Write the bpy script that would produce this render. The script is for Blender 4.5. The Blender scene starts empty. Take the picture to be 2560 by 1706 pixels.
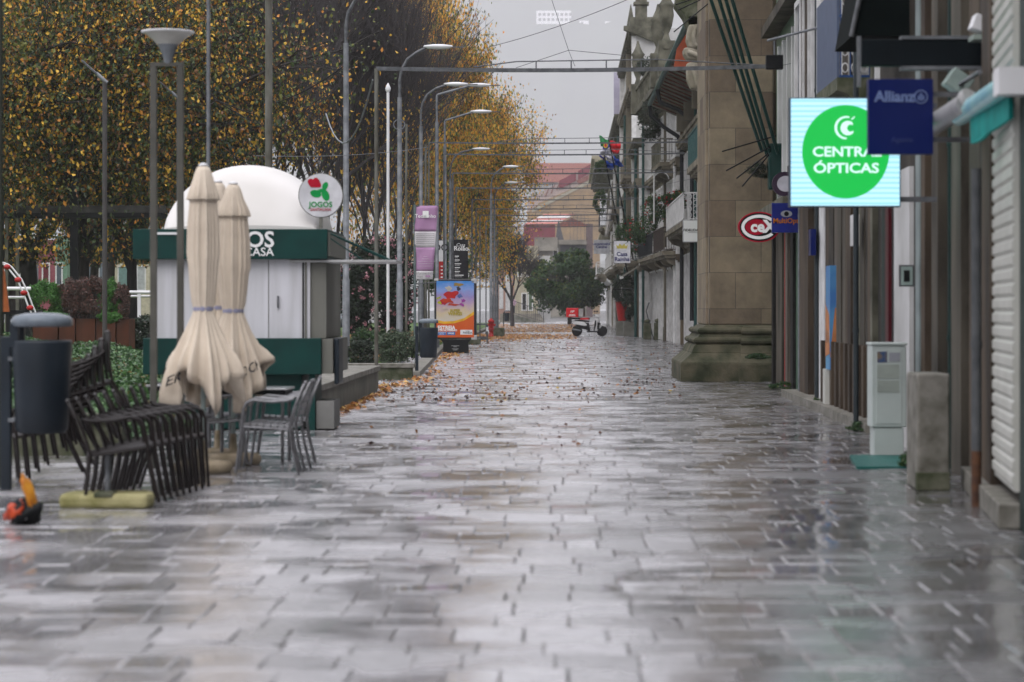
import bpy, bmesh, math, random
import numpy as np
from mathutils import Vector, Matrix
R = math.radians
sc = bpy.context.scene
C = sc.collection
F, VX, HY, CH = 6044.0, 1390.0, 770.0, 1.5     # focal length in photo pixels, vanishing point, eye height

# ---------------------------------------------------------------- camera
cd = bpy.data.cameras.new("camera"); cam = bpy.data.objects.new("camera", cd); C.objects.link(cam)
cam.location = (0, 0, CH); cam.rotation_euler = (R(90), 0, 0)
cd.sensor_width = 36.0; cd.lens = 36.0*F/2560
cd.shift_x = -(VX-1280)/2560; cd.shift_y = -(853-HY)/2560
cd.clip_end = 9000; cd.clip_start = 0.5
cd.dof.use_dof = True; cd.dof.focus_distance = 62; cd.dof.aperture_fstop = 2.4
sc.camera = cam
# ---------------------------------------------------------------- world, sun, exposure
SUN_EL, SUN_AZ = R(52), R(200)
w = bpy.data.worlds.new("World"); sc.world = w; w.use_nodes = True
nt = w.node_tree; nt.nodes.clear()
out = nt.nodes.new('ShaderNodeOutputWorld'); bg = nt.nodes.new('ShaderNodeBackground')
sky = nt.nodes.new('ShaderNodeTexSky'); sky.sky_type = 'NISHITA'; sky.sun_disc = False
sky.sun_elevation = SUN_EL; sky.sun_rotation = SUN_AZ; sky.dust_density = 6; sky.air_density = 1.0
mx = nt.nodes.new('ShaderNodeMixRGB'); mx.inputs[0].default_value = 0.93
# overcast: cloud cover brighter overhead than at the horizon
wc = nt.nodes.new('ShaderNodeTexCoord'); ws = nt.nodes.new('ShaderNodeSeparateXYZ'); wr = nt.nodes.new('ShaderNodeMapRange')
wr.inputs[1].default_value = 0; wr.inputs[2].default_value = 1; wr.inputs[3].default_value = 3.55; wr.inputs[4].default_value = 16.5
wt_ = nt.nodes.new('ShaderNodeVectorMath'); wt_.operation = 'SCALE'; wt_.inputs[0].default_value = (.98, .975, 1.05)
nt.links.new(wc.outputs['Generated'], ws.inputs[0]); nt.links.new(ws.outputs['Z'], wr.inputs[0]); nt.links.new(wr.outputs[0], wt_.inputs['Scale']); nt.links.new(wt_.outputs[0], mx.inputs[2])
nt.links.new(sky.outputs[0], mx.inputs[1]); nt.links.new(mx.outputs[0], bg.inputs[0]); bg.inputs[1].default_value = 0.1
nt.links.new(bg.outputs[0], out.inputs[0])
sd = bpy.data.lights.new("sun", 'SUN'); sd.energy = 0.7; sd.angle = R(40); sd.color = (1, .97, .93)
so = bpy.data.objects.new("sun", sd); C.objects.link(so)
sv = Vector((math.sin(SUN_AZ)*math.cos(SUN_EL), math.cos(SUN_AZ)*math.cos(SUN_EL), math.sin(SUN_EL)))
so.rotation_euler = sv.to_track_quat('Z', 'Y').to_euler(); so.location = (0, 0, 60)
sc.view_settings.view_transform = 'Standard'; sc.view_settings.look = 'None'; sc.view_settings.exposure = 0.55
sc.cycles.max_bounces = 6; sc.cycles.diffuse_bounces = 3; sc.cycles.glossy_bounces = 3
sc.cycles.transmission_bounces = 3; sc.cycles.volume_bounces = 2; sc.cycles.use_denoising = True
sc.cycles.sample_clamp_indirect = 5

# ---------------------------------------------------------------- helpers
def P(x, y, Y): return Vector(((x-VX)*Y/F, Y, CH-(y-HY)*Y/F))   # photo pixel at a distance
def GY(y): return F*CH/(y-HY)                                   # distance of a ground point
def G(x, y): Y = GY(y); return Vector(((x-VX)*Y/F, Y, 0))

MATS = {}
def mat(name, col, rough=.6, col2=None, scale=4, bump=0.0, bscale=40, metal=0.0, stretch=None, spec=.25, detail=4, contrast=(.35, .65)):
    if name in MATS: return MATS[name]
    m = bpy.data.materials.new(name); m.use_nodes = True; MATS[name] = m
    n = m.node_tree.nodes; l = m.node_tree.links; b = n['Principled BSDF']
    b.inputs['Roughness'].default_value = rough; b.inputs['Metallic'].default_value = metal
    b.inputs['Specular IOR Level'].default_value = spec
    if col2 is None: col2 = tuple(c*.72 for c in col)
    tc = n.new('ShaderNodeTexCoord'); mp = n.new('ShaderNodeMapping')
    l.new(tc.outputs['Object'], mp.inputs[0])
    if stretch: mp.inputs['Scale'].default_value = stretch
    no = n.new('ShaderNodeTexNoise'); no.inputs['Scale'].default_value = scale; no.inputs['Detail'].default_value = detail
    l.new(mp.outputs[0], no.inputs[0])
    cr = n.new('ShaderNodeValToRGB'); cr.color_ramp.elements[0].position = contrast[0]; cr.color_ramp.elements[1].position = contrast[1]
    cr.color_ramp.elements[0].color = (*col2, 1); cr.color_ramp.elements[1].color = (*col, 1)
    l.new(no.outputs[0], cr.inputs[0]); l.new(cr.outputs[0], b.inputs['Base Color'])
    if bump:
        n2 = n.new('ShaderNodeTexNoise'); n2.inputs['Scale'].default_value = bscale; n2.inputs['Detail'].default_value = 5
        l.new(tc.outputs['Object'], n2.inputs[0])
        bp = n.new('ShaderNodeBump'); bp.inputs['Strength'].default_value = bump; bp.inputs['Distance'].default_value = .02
        l.new(n2.outputs[0], bp.inputs['Height']); l.new(bp.outputs[0], b.inputs['Normal'])
    return m
def emis(name, col, s=1.0):
    m = bpy.data.materials.new(name); m.use_nodes = True; b = m.node_tree.nodes['Principled BSDF']
    b.inputs['Base Color'].default_value = (.01, .01, .01, 1); b.inputs['Emission Color'].default_value = (*col, 1); b.inputs['Emission Strength'].default_value = s
    MATS[name] = m; return m
def leafmat(name, cols, trans=.3, rough=.55, clump=.6):
    m = bpy.data.materials.new(name); m.use_nodes = True; MATS[name] = m
    n = m.node_tree.nodes; l = m.node_tree.links; b = n['Principled BSDF']; b.inputs['Roughness'].default_value = rough
    ge = n.new('ShaderNodeNewGeometry'); cr = n.new('ShaderNodeValToRGB'); cr.color_ramp.interpolation = 'CONSTANT'
    e = cr.color_ramp.elements
    while len(e) < len(cols): e.new(.5)
    tot = sum(c[1] for c in cols); a = 0
    for i, (c, wt) in enumerate(cols): e[i].position = a/tot; e[i].color = (*c, 1); a += wt
    tc = n.new('ShaderNodeTexCoord'); no = n.new('ShaderNodeTexNoise'); no.inputs['Scale'].default_value = .55; no.inputs['Detail'].default_value = 3; l.new(tc.outputs['Object'], no.inputs[0])
    m1 = n.new('ShaderNodeMath'); m1.operation = 'MULTIPLY_ADD'; m1.inputs[1].default_value = 2.2; m1.inputs[2].default_value = -1.1+.0; l.new(no.outputs[0], m1.inputs[0])
    m2 = n.new('ShaderNodeMath'); m2.operation = 'MULTIPLY_ADD'; m2.inputs[1].default_value = clump; l.new(m1.outputs[0], m2.inputs[0]); l.new(ge.outputs['Random Per Island'], m2.inputs[2])
    l.new(m2.outputs[0], cr.inputs[0]); l.new(cr.outputs[0], b.inputs['Base Color'])
    t = n.new('ShaderNodeBsdfTranslucent'); mix = n.new('ShaderNodeMixShader'); mix.inputs[0].default_value = trans
    l.new(cr.outputs[0], t.inputs[0]); l.new(b.outputs[0], mix.inputs[1]); l.new(t.outputs[0], mix.inputs[2])
    l.new(mix.outputs[0], n['Material Output'].inputs[0]); return m
def blockmat(name, c1, c2, mortar, bw=.9, bh=.42, rough=.7, axis='xz', msize=.008, wet=False):
    if name in MATS: return MATS[name]
    m = bpy.data.materials.new(name); m.use_nodes = True; MATS[name] = m
    n = m.node_tree.nodes; l = m.node_tree.links; b = n['Principled BSDF']; b.inputs['Roughness'].default_value = rough
    tc = n.new('ShaderNodeTexCoord'); sp = n.new('ShaderNodeSeparateXYZ'); cb = n.new('ShaderNodeCombineXYZ'); ad = n.new('ShaderNodeMath')
    l.new(tc.outputs['Object'], sp.inputs[0]); l.new(sp.outputs['X'], ad.inputs[0]); l.new(sp.outputs['Y'], ad.inputs[1])
    l.new(ad.outputs[0], cb.inputs['X']); l.new(sp.outputs['Z'], cb.inputs['Y'])
    br = n.new('ShaderNodeTexBrick'); br.inputs['Scale'].default_value = 1; br.inputs['Brick Width'].default_value = bw; br.inputs['Row Height'].default_value = bh
    br.inputs['Mortar Size'].default_value = msize; br.inputs['Color1'].default_value = (*c1, 1); br.inputs['Color2'].default_value = (*c2, 1); br.inputs['Mortar'].default_value = (*mortar, 1)
    br.inputs['Bias'].default_value = -.1; l.new(cb.outputs[0], br.inputs[0])
    no = n.new('ShaderNodeTexNoise'); no.inputs['Scale'].default_value = 1.6; no.inputs['Detail'].default_value = 9; no.inputs['Roughness'].default_value = .68; l.new(tc.outputs['Object'], no.inputs[0])
    mr = n.new('ShaderNodeMapRange'); mr.inputs[1].default_value = .3; mr.inputs[2].default_value = .7; mr.inputs[3].default_value = .55; mr.inputs[4].default_value = 1.25; l.new(no.outputs[0], mr.inputs[0])
    mu = n.new('ShaderNodeVectorMath'); mu.operation = 'SCALE'; l.new(br.outputs[0], mu.inputs[0]); l.new(mr.outputs[0], mu.inputs['Scale'])
    l.new(mu.outputs[0], b.inputs['Base Color'])
    bp = n.new('ShaderNodeBump'); bp.inputs['Strength'].default_value = .5; bp.inputs['Distance'].default_value = .02; l.new(mr.outputs[0], bp.inputs['Height']); l.new(bp.outputs[0], b.inputs['Normal'])
    return m

class MB:
    def __init__(s): s.v = []; s.f = []; s.sm = []
    def add(s, vs, fs, smooth=False):
        o = len(s.v); s.v += [tuple(v) for v in vs]; s.f += [tuple(i+o for i in f) for f in fs]; s.sm += [smooth]*len(fs); return s
    def box(s, x0, x1, y0, y1, z0, z1, M=None):
        vs = [Vector((x, y, z)) for x in (x0, x1) for y in (y0, y1) for z in (z0, z1)]
        if M: vs = [M @ v for v in vs]
        return s.add(vs, [(0, 1, 3, 2), (4, 6, 7, 5), (0, 4, 5, 1), (2, 3, 7, 6), (0, 2, 6, 4), (1, 5, 7, 3)])
    def tube(s, pts, r, n=10, cap=True, closed=False):
        pts = [Vector(p) for p in pts]; N = len(pts); rs = r if isinstance(r, (list, tuple)) else [r]*N
        rings = []; up = None
        for i, p in enumerate(pts):
            if closed: d = (pts[(i+1) % N]-pts[i-1]).normalized()
            else: d = (pts[min(i+1, N-1)]-pts[max(i-1, 0)]).normalized()
            a = d.cross(up) if up is not None and d.cross(up).length > .05 else d.cross(Vector((0, 0, 1)) if abs(d.z) < .9 else Vector((1, 0, 0)))
            a.normalize(); b = d.cross(a); up = -b
            rings.append([p+(a*math.cos(t)+b*math.sin(t))*rs[i] for t in [2*math.pi*k/n for k in range(n)]])
        vs = [v for rg in rings for v in rg]; fs = []
        for i in range(N if closed else N-1):
            j = (i+1) % N
            for k in range(n): fs.append((i*n+k, i*n+(k+1) % n, j*n+(k+1) % n, j*n+k))
        s.add(vs, fs, True)
        if cap and not closed: s.add(rings[0], [tuple(range(n))[::-1]]); s.add(rings[-1], [tuple(range(n))])
        return s
    def lathe(s, prof, c=(0, 0, 0), n=24, smooth=True):
        c = Vector(c); vs = []; fs = []
        for (r, z) in prof:
            for k in range(n): t = 2*math.pi*k/n; vs.append(c+Vector((r*math.cos(t), r*math.sin(t), z)))
        for i in range(len(prof)-1):
            for k in range(n): fs.append((i*n+k, i*n+(k+1) % n, (i+1)*n+(k+1) % n, (i+1)*n+k))
        s.add(vs, fs, smooth); m = (len(prof)-1)*n
        s.add([vs[k] for k in range(n)], [tuple(range(n))[::-1]]); s.add([vs[m+k] for k in range(n)], [tuple(range(n))]); return s
    def poly(s, pts, off):
        a = [Vector(p) for p in pts]; o = Vector(off); n = len(a); vs = a+[p+o for p in a]
        return s.add(vs, [tuple(range(n)), tuple(range(n, 2*n))[::-1]]+[(i, (i+1) % n, n+(i+1) % n, n+i) for i in range(n)])
    def disc(s, cx, cz, rx, rz, y0, y1, n=32, a0=0):
        return s.poly([(cx+rx*math.cos(t), y0, cz+rz*math.sin(t)) for t in [a0+2*math.pi*k/n for k in range(n)]], (0, y1-y0, 0))
    def loft(s, rings, smooth=False):
        n = len(rings[0]); vs = [v for r in rings for v in r]; fs = [tuple(range(n))[::-1], tuple((len(rings)-1)*n+k for k in range(n))]
        s.add(vs, fs, False)
        o = len(s.v)-len(vs)
        for i in range(len(rings)-1):
            for k in range(n): s.f.append((o+i*n+k, o+i*n+(k+1) % n, o+(i+1)*n+(k+1) % n, o+(i+1)*n+k)); s.sm.append(smooth)
        return s
    def build(s, name, m, parent=None, bevel=0, loc=None, sub=0):
        me = bpy.data.meshes.new(name); me.from_pydata(s.v, [], s.f); me.polygons.foreach_set('use_smooth', s.sm); me.update()
        bm = bmesh.new(); bm.from_mesh(me); bmesh.ops.recalc_face_normals(bm, faces=bm.faces); bm.to_mesh(me); bm.free()
        me.materials.append(m); o = bpy.data.objects.new(name, me); C.objects.link(o)
        if parent: o.parent = parent
        if loc: o.location = loc
        if bevel: b = o.modifiers.new('b', 'BEVEL'); b.width = bevel; b.segments = 2; b.limit_method = 'ANGLE'
        if sub: b = o.modifiers.new('s', 'SUBSURF'); b.levels = sub; b.render_levels = sub
        return o
def npmesh(name, v, f, m, parent=None, smooth=False):
    v = np.asarray(v, np.float32); f = np.asarray(f, np.int32); k = f.shape[1]
    me = bpy.data.meshes.new(name); me.vertices.add(len(v)); me.vertices.foreach_set('co', v.ravel())
    me.loops.add(f.size); me.loops.foreach_set('vertex_index', f.ravel())
    me.polygons.add(len(f)); me.polygons.foreach_set('loop_start', np.arange(0, f.size, k, dtype=np.int32)); me.polygons.foreach_set('loop_total', np.full(len(f), k, np.int32))
    me.polygons.foreach_set('use_smooth', np.full(len(f), smooth)); me.update(calc_edges=True); me.validate()
    me.materials.append(m); o = bpy.data.objects.new(name, me); C.objects.link(o)
    if parent: o.parent = parent
    return o
def tag(o, label, cat=None, group=None, kind=None):
    if label: o['label'] = label
    if cat: o['category'] = cat
    if group: o['group'] = group
    if kind: o['kind'] = kind
    return o
def thing(name, label, cat, loc=(0, 0, 0), rz=0, group=None):
    o = bpy.data.objects.new(name, None); C.objects.link(o); o.location = loc; o.rotation_euler = (0, 0, rz)
    return tag(o, label, cat, group)
def struct(o): o['kind'] = 'structure'; return o
def copy_tree(o, parent=None):
    c = o.copy(); C.objects.link(c); c.parent = parent
    for ch in [x for x in list(C.objects) if x.parent == o]: copy_tree(ch, c)
    return c
DG = None
def text(s, size, m, parent, loc, name='lettering', bold=.0, ex=.002, align='CENTER', shear=0, sx=1.0, rot=(R(90), 0, 0), bend=None, width=None):
    cu = bpy.data.curves.new('t', 'FONT'); cu.body = s; cu.size = size; cu.align_x = align; cu.align_y = 'CENTER'; cu.offset = bold*size; cu.extrude = ex; cu.shear = shear; cu.resolution_u = 3
    t = bpy.data.objects.new('t', cu); C.objects.link(t); dg = bpy.context.evaluated_depsgraph_get()
    me = bpy.data.meshes.new_from_object(t.evaluated_get(dg)); bpy.data.objects.remove(t); bpy.data.curves.remove(cu)
    if width: xs_ = [v.co.x for v in me.vertices]; sx = width/(max(xs_)-min(xs_))
    if sx != 1: me.transform(Matrix.Diagonal((sx, 1, 1, 1)))
    me.materials.clear(); me.materials.append(m)
    if bend:
        for v in me.vertices: v.co = bend(v.co)
    o = bpy.data.objects.new(name, me); C.objects.link(o); o.parent = parent
    if not bend: o.location = loc; o.rotation_euler = rot
    return o

# ---------------------------------------------------------------- materials
M_steel = mat('galvanised steel', (.13, .135, .145), .5, (.075, .08, .085), 9, metal=.2)
M_steel_l = mat('pale galvanised steel', (.2, .21, .225), .5, (.11, .12, .13), 5, metal=.2)
M_old = mat('weathered pole', (.17, .17, .15), .6, (.07, .065, .05), 5, stretch=(1, 1, .3))
M_white = mat('white paint', (.75, .75, .77), .4, (.62, .62, .63), 2)
M_black = mat('black paint', (.008, .009, .01), .5, spec=.15)
M_navy = mat('dark blue grey plastic', (.014, .022, .032), .42, (.009, .014, .02), 3, spec=.3)
M_lid = mat('wet grey lid', (.16, .19, .22), .25, (.1, .12, .14), 6)
M_glass = mat('window glass', (.02, .022, .024), .12, (.012, .012, .014), 3)
M_dark = mat('dark interior', (.012, .011, .01), .8)
M_kgreen = mat('dark green paint', (.0, .04, .034), .5, (.0, .028, .024), 3, spec=.25)
M_kgrey = mat('grey green panel', (.16, .16, .14), .5, (.11, .11, .095), 2, stretch=(1, 1, .3))
M_green_dk = mat('bottle green paint', (.002, .022, .018), .5, (.001, .012, .01), 6, spec=.25)
M_cream = mat('cream canvas', (.68, .59, .48), .9, (.55, .47, .38), 3, bump=.3, bscale=60)
M_granite = mat('granite', (.22, .21, .185), .6, (.1, .095, .075), 6, bump=.4, bscale=50, detail=9)
M_mossy = mat('mossy granite', (.12, .12, .085), .75, (.035, .045, .018), 5, bump=.5, bscale=30, detail=9)
M_concrete = mat('wet concrete', (.2, .2, .18), .5, (.07, .075, .055), 3, bump=.3, detail=9)
M_red = mat('red paint', (.42, .02, .02), .4, (.3, .012, .012), 4)
M_bark = mat('dark wet bark', (.045, .038, .035), .8, (.02, .017, .015), 6, bump=.6, stretch=(1, 1, .25))
M_twig = mat('grey twig bark', (.075, .066, .068), .8, (.045, .04, .04), 5)
M_letter_w = mat('white lettering', (.8, .8, .8), .5, (.76, .76, .76))
M_letter_k = mat('black lettering', (.02, .02, .025), .5)
M_navyl = mat('navy lettering', (.015, .02, .16), .5)
M_alu = mat('brushed aluminium', (.22, .22, .23), .38, (.14, .14, .145), 12, metal=.75)
M_brown = mat('dark brown wicker', (.014, .009, .008), .5, (.007, .005, .005), 40, spec=.3)
M_tyre = mat('tyre rubber', (.012, .012, .013), .7)
# ================================================================ GROUND
def wetmat():
    m = bpy.data.materials.new('wet granite paving'); m.use_nodes = True; MATS['pave'] = m
    n = m.node_tree.nodes; l = m.node_tree.links; b = n['Principled BSDF']
    ge = n.new('ShaderNodeNewGeometry'); tc = n.new('ShaderNodeTexCoord')
    cr = n.new('ShaderNodeValToRGB'); e = cr.color_ramp.elements; e[0].color = (.17, .165, .17, 1); e[1].color = (.42, .41, .43, 1)
    l.new(ge.outputs['Random Per Island'], cr.inputs[0])
    no = n.new('ShaderNodeTexNoise'); no.inputs['Scale'].default_value = 7; no.inputs['Detail'].default_value = 8; l.new(tc.outputs['Object'], no.inputs[0])
    mr = n.new('ShaderNodeMapRange'); mr.inputs[3].default_value = .45; mr.inputs[4].default_value = 1.5; l.new(no.outputs[0], mr.inputs[0])
    mu = n.new('ShaderNodeVectorMath'); mu.operation = 'SCALE'; l.new(cr.outputs[0], mu.inputs[0]); l.new(mr.outputs[0], mu.inputs['Scale']); # base colour scaled darker towards the shops
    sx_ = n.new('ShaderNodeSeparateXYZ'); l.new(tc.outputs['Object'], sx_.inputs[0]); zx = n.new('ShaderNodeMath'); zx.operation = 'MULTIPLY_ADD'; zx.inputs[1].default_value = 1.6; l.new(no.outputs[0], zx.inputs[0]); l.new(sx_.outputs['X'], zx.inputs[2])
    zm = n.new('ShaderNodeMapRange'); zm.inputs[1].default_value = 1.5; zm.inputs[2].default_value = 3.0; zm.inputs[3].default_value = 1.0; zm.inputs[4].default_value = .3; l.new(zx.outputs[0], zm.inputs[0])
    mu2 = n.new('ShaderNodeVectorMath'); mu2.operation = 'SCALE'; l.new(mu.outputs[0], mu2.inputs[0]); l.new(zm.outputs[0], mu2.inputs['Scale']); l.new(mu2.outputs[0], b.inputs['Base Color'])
    # wet film: patches of smooth water and rougher damp stone
    n2 = n.new('ShaderNodeTexNoise'); n2.inputs['Scale'].default_value = .9; n2.inputs['Detail'].default_value = 6; l.new(tc.outputs['Object'], n2.inputs[0])
    n3 = n.new('ShaderNodeMapRange'); n3.inputs[1].default_value = .38; n3.inputs[2].default_value = .62; n3.inputs[3].default_value = .13; n3.inputs[4].default_value = .36; l.new(n2.outputs[0], n3.inputs[0]); nr = n.new('ShaderNodeMapRange'); nr.inputs[1].default_value = .4; nr.inputs[2].default_value = .6; nr.inputs[3].default_value = .08; nr.inputs[4].default_value = .31; l.new(n2.outputs[0], nr.inputs[0]); l.new(nr.outputs[0], b.inputs['Roughness'])
    b.inputs['IOR'].default_value = 1.5; b.inputs['Coat Weight'].default_value = 1; l.new(nr.outputs[0], b.inputs['Coat Roughness']); b.inputs['Coat IOR'].default_value = 1.75
    n4 = n.new('ShaderNodeTexNoise'); n4.inputs['Scale'].default_value = 10; n4.inputs['Detail'].default_value = 7; n4.inputs['Roughness'].default_value = .58; l.new(tc.outputs['Object'], n4.inputs[0])
    n5 = n.new('ShaderNodeMath'); n5.operation = 'MULTIPLY'; l.new(n4.outputs[0], n5.inputs[0]); l.new(n3.outputs[0], n5.inputs[1])
    bp = n.new('ShaderNodeBump'); bp.inputs['Strength'].default_value = 1.0; bp.inputs['Distance'].default_value = .14; l.new(n5.outputs[0], bp.inputs['Height']); l.new(bp.outputs[0], b.inputs['Normal'])
    return m
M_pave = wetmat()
M_joint = mat('wet joint sand', (.05, .047, .045), .3, (.03, .028, .026), 12)
M_grass = mat('grass', (.07, .13, .02), .8, (.035, .07, .012), 1.2, bump=.8, bscale=60)
g = MB().box(-600, 600, -30, 1200, -1.02, -.009).build('ground', M_joint); struct(g)
rng = np.random.default_rng(5)
def paving():
    V = []; Fc = []; y = 7.5; k = 0
    while y < 262:
        h = rng.uniform(.34, .56); x = -12.0+rng.uniform(0, .3); lim = 8.0
        if y > 62: x = -6.2+rng.uniform(0, .3)
        while x < lim:
            wd = rng.uniform(.2, .4) if rng.random() < .85 else rng.uniform(.4, .62)
            g_ = rng.uniform(.001, .0045); bz = .006
            x0, x1, y0, y1 = x+g_, x+wd-g_, y+g_, y+h-g_
            jx = rng.normal(0, .0028, 4)
            tx, ty = rng.normal(0, .014), rng.normal(0, .010); dz = rng.normal(0, .0016)
            cx, cy = (x0+x1)/2, (y0+y1)/2
            def top(px, py): return dz+tx*(px-cx)+ty*(py-cy)
            base = len(V)
            c = [(x0, y0), (x1, y0), (x1, y1), (x0, y1)]
            for i, (px, py) in enumerate(c): V.append((px+jx[i], py+jx[-i], -.012))
            for i, (px, py) in enumerate(c): V.append((px+jx[i], py+jx[-i], top(px, py)-.005))
            for i, (px, py) in enumerate(c):
                qx = px+(bz if px < cx else -bz)*1.2; qy = py+(bz if py < cy else -bz)*1.2
                V.append((qx, qy, top(qx, qy)))
            for a in range(4):
                b_ = (a+1) % 4; Fc.append((base+a, base+b_, base+4+b_, base+4+a)); Fc.append((base+4+a, base+4+b_, base+8+b_, base+8+a))
            Fc.append((base+8, base+9, base+10, base+11))
            x += wd
        y += h
    return V, Fc
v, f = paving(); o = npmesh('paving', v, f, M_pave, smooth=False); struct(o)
# lawn sheets of the park on the left
lawn = MB().poly([(-60, 50.7, -.015), (-4.6, 50.7, -.015), (-4.6, 73, -.015), (-4.3, 73, -.015), (-4.2, 118, -.015), (-4.9, 150, -.015), (-6, 240, -.015), (-60, 240, -.015)], (0, 0, .035)).build('lawn', M_grass); struct(lawn)
lf = MB().box(-60, -12.1, 30, 50.6, -.015, .02).build('lawn', M_grass); struct(lf)
# kerb stones along the park edge
kb = MB()
pts = [(-2.95, 52.5), (-3.95, 84.6), (-4.25, 118), (-4.5, 150), (-5.4, 235)]
for (xa, ya), (xb, yb) in zip(pts, pts[1:]):
    kb.poly([(xa-.32, ya, -.02), (xa, ya, -.02), (xb, yb, -.02), (xb-.32, yb, -.02)], (0, 0, .14))
struct(kb.build('kerb', M_granite, bevel=.015))
pl = MB().poly([(-4.0, 73.0, -.01), (-3.62, 73, -.01), (-3.98, 84, -.01), (-4.3, 84, -.01)], (0, 0, .02))

# raised wall beside the kiosk and the low planter wall behind it
def cap_wall(name, label, cat, foot, h, capm, bodym, over=.05):
    t = thing(name, label, cat, (foot[0][0], foot[0][1], 0)); o = Vector((foot[0][0], foot[0][1], 0))
    cx = sum(p[0] for p in foot)/len(foot); cy = sum(p[1] for p in foot)/len(foot)
    body = [Vector((p[0], p[1], -.02))-o for p in foot]
    cp = [Vector((p[0]+(over if p[0] > cx else -over), p[1]+(over if p[1] > cy else -over), h-.09))-o for p in foot]
    MB().poly(body, (0, 0, h-.07)).build('wall_body', bodym, t); MB().poly(cp, (0, 0, .09)).build('coping', capm, t, bevel=.012)
    return t
M_wallblk = blockmat('low wall granite', (.13, .125, .1), (.09, .09, .07), (.03, .03, .02), .55, .8)
cap_wall('granite_wall', 'long low mossy granite wall running back beside the kiosk', 'low wall', [(-3.22, 31.5), (-3.22, 43.6), (-3.95, 43.6), (-3.95, 31.5)], .46, M_granite, M_wallblk)
cap_wall('planter_wall', 'low granite planter wall behind the near bin lamp post and hedge', 'planter wall', [(-4.5, 50.4), (-3.0, 50.4), (-3.0, 50.75), (-4.5, 50.75)], .34, M_granite, M_mossy)
cap_wall('garden_wall', 'dark low wall holding the ivy bed behind the near bin', 'low wall', [(-12, 24.5), (-4.4, 24.5), (-4.4, 24.8), (-12, 24.8)], .42, M_mossy, M_mossy)
for i, (sx, sy, w_) in enumerate([(1130, 871, .5)]):
    pass

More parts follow.
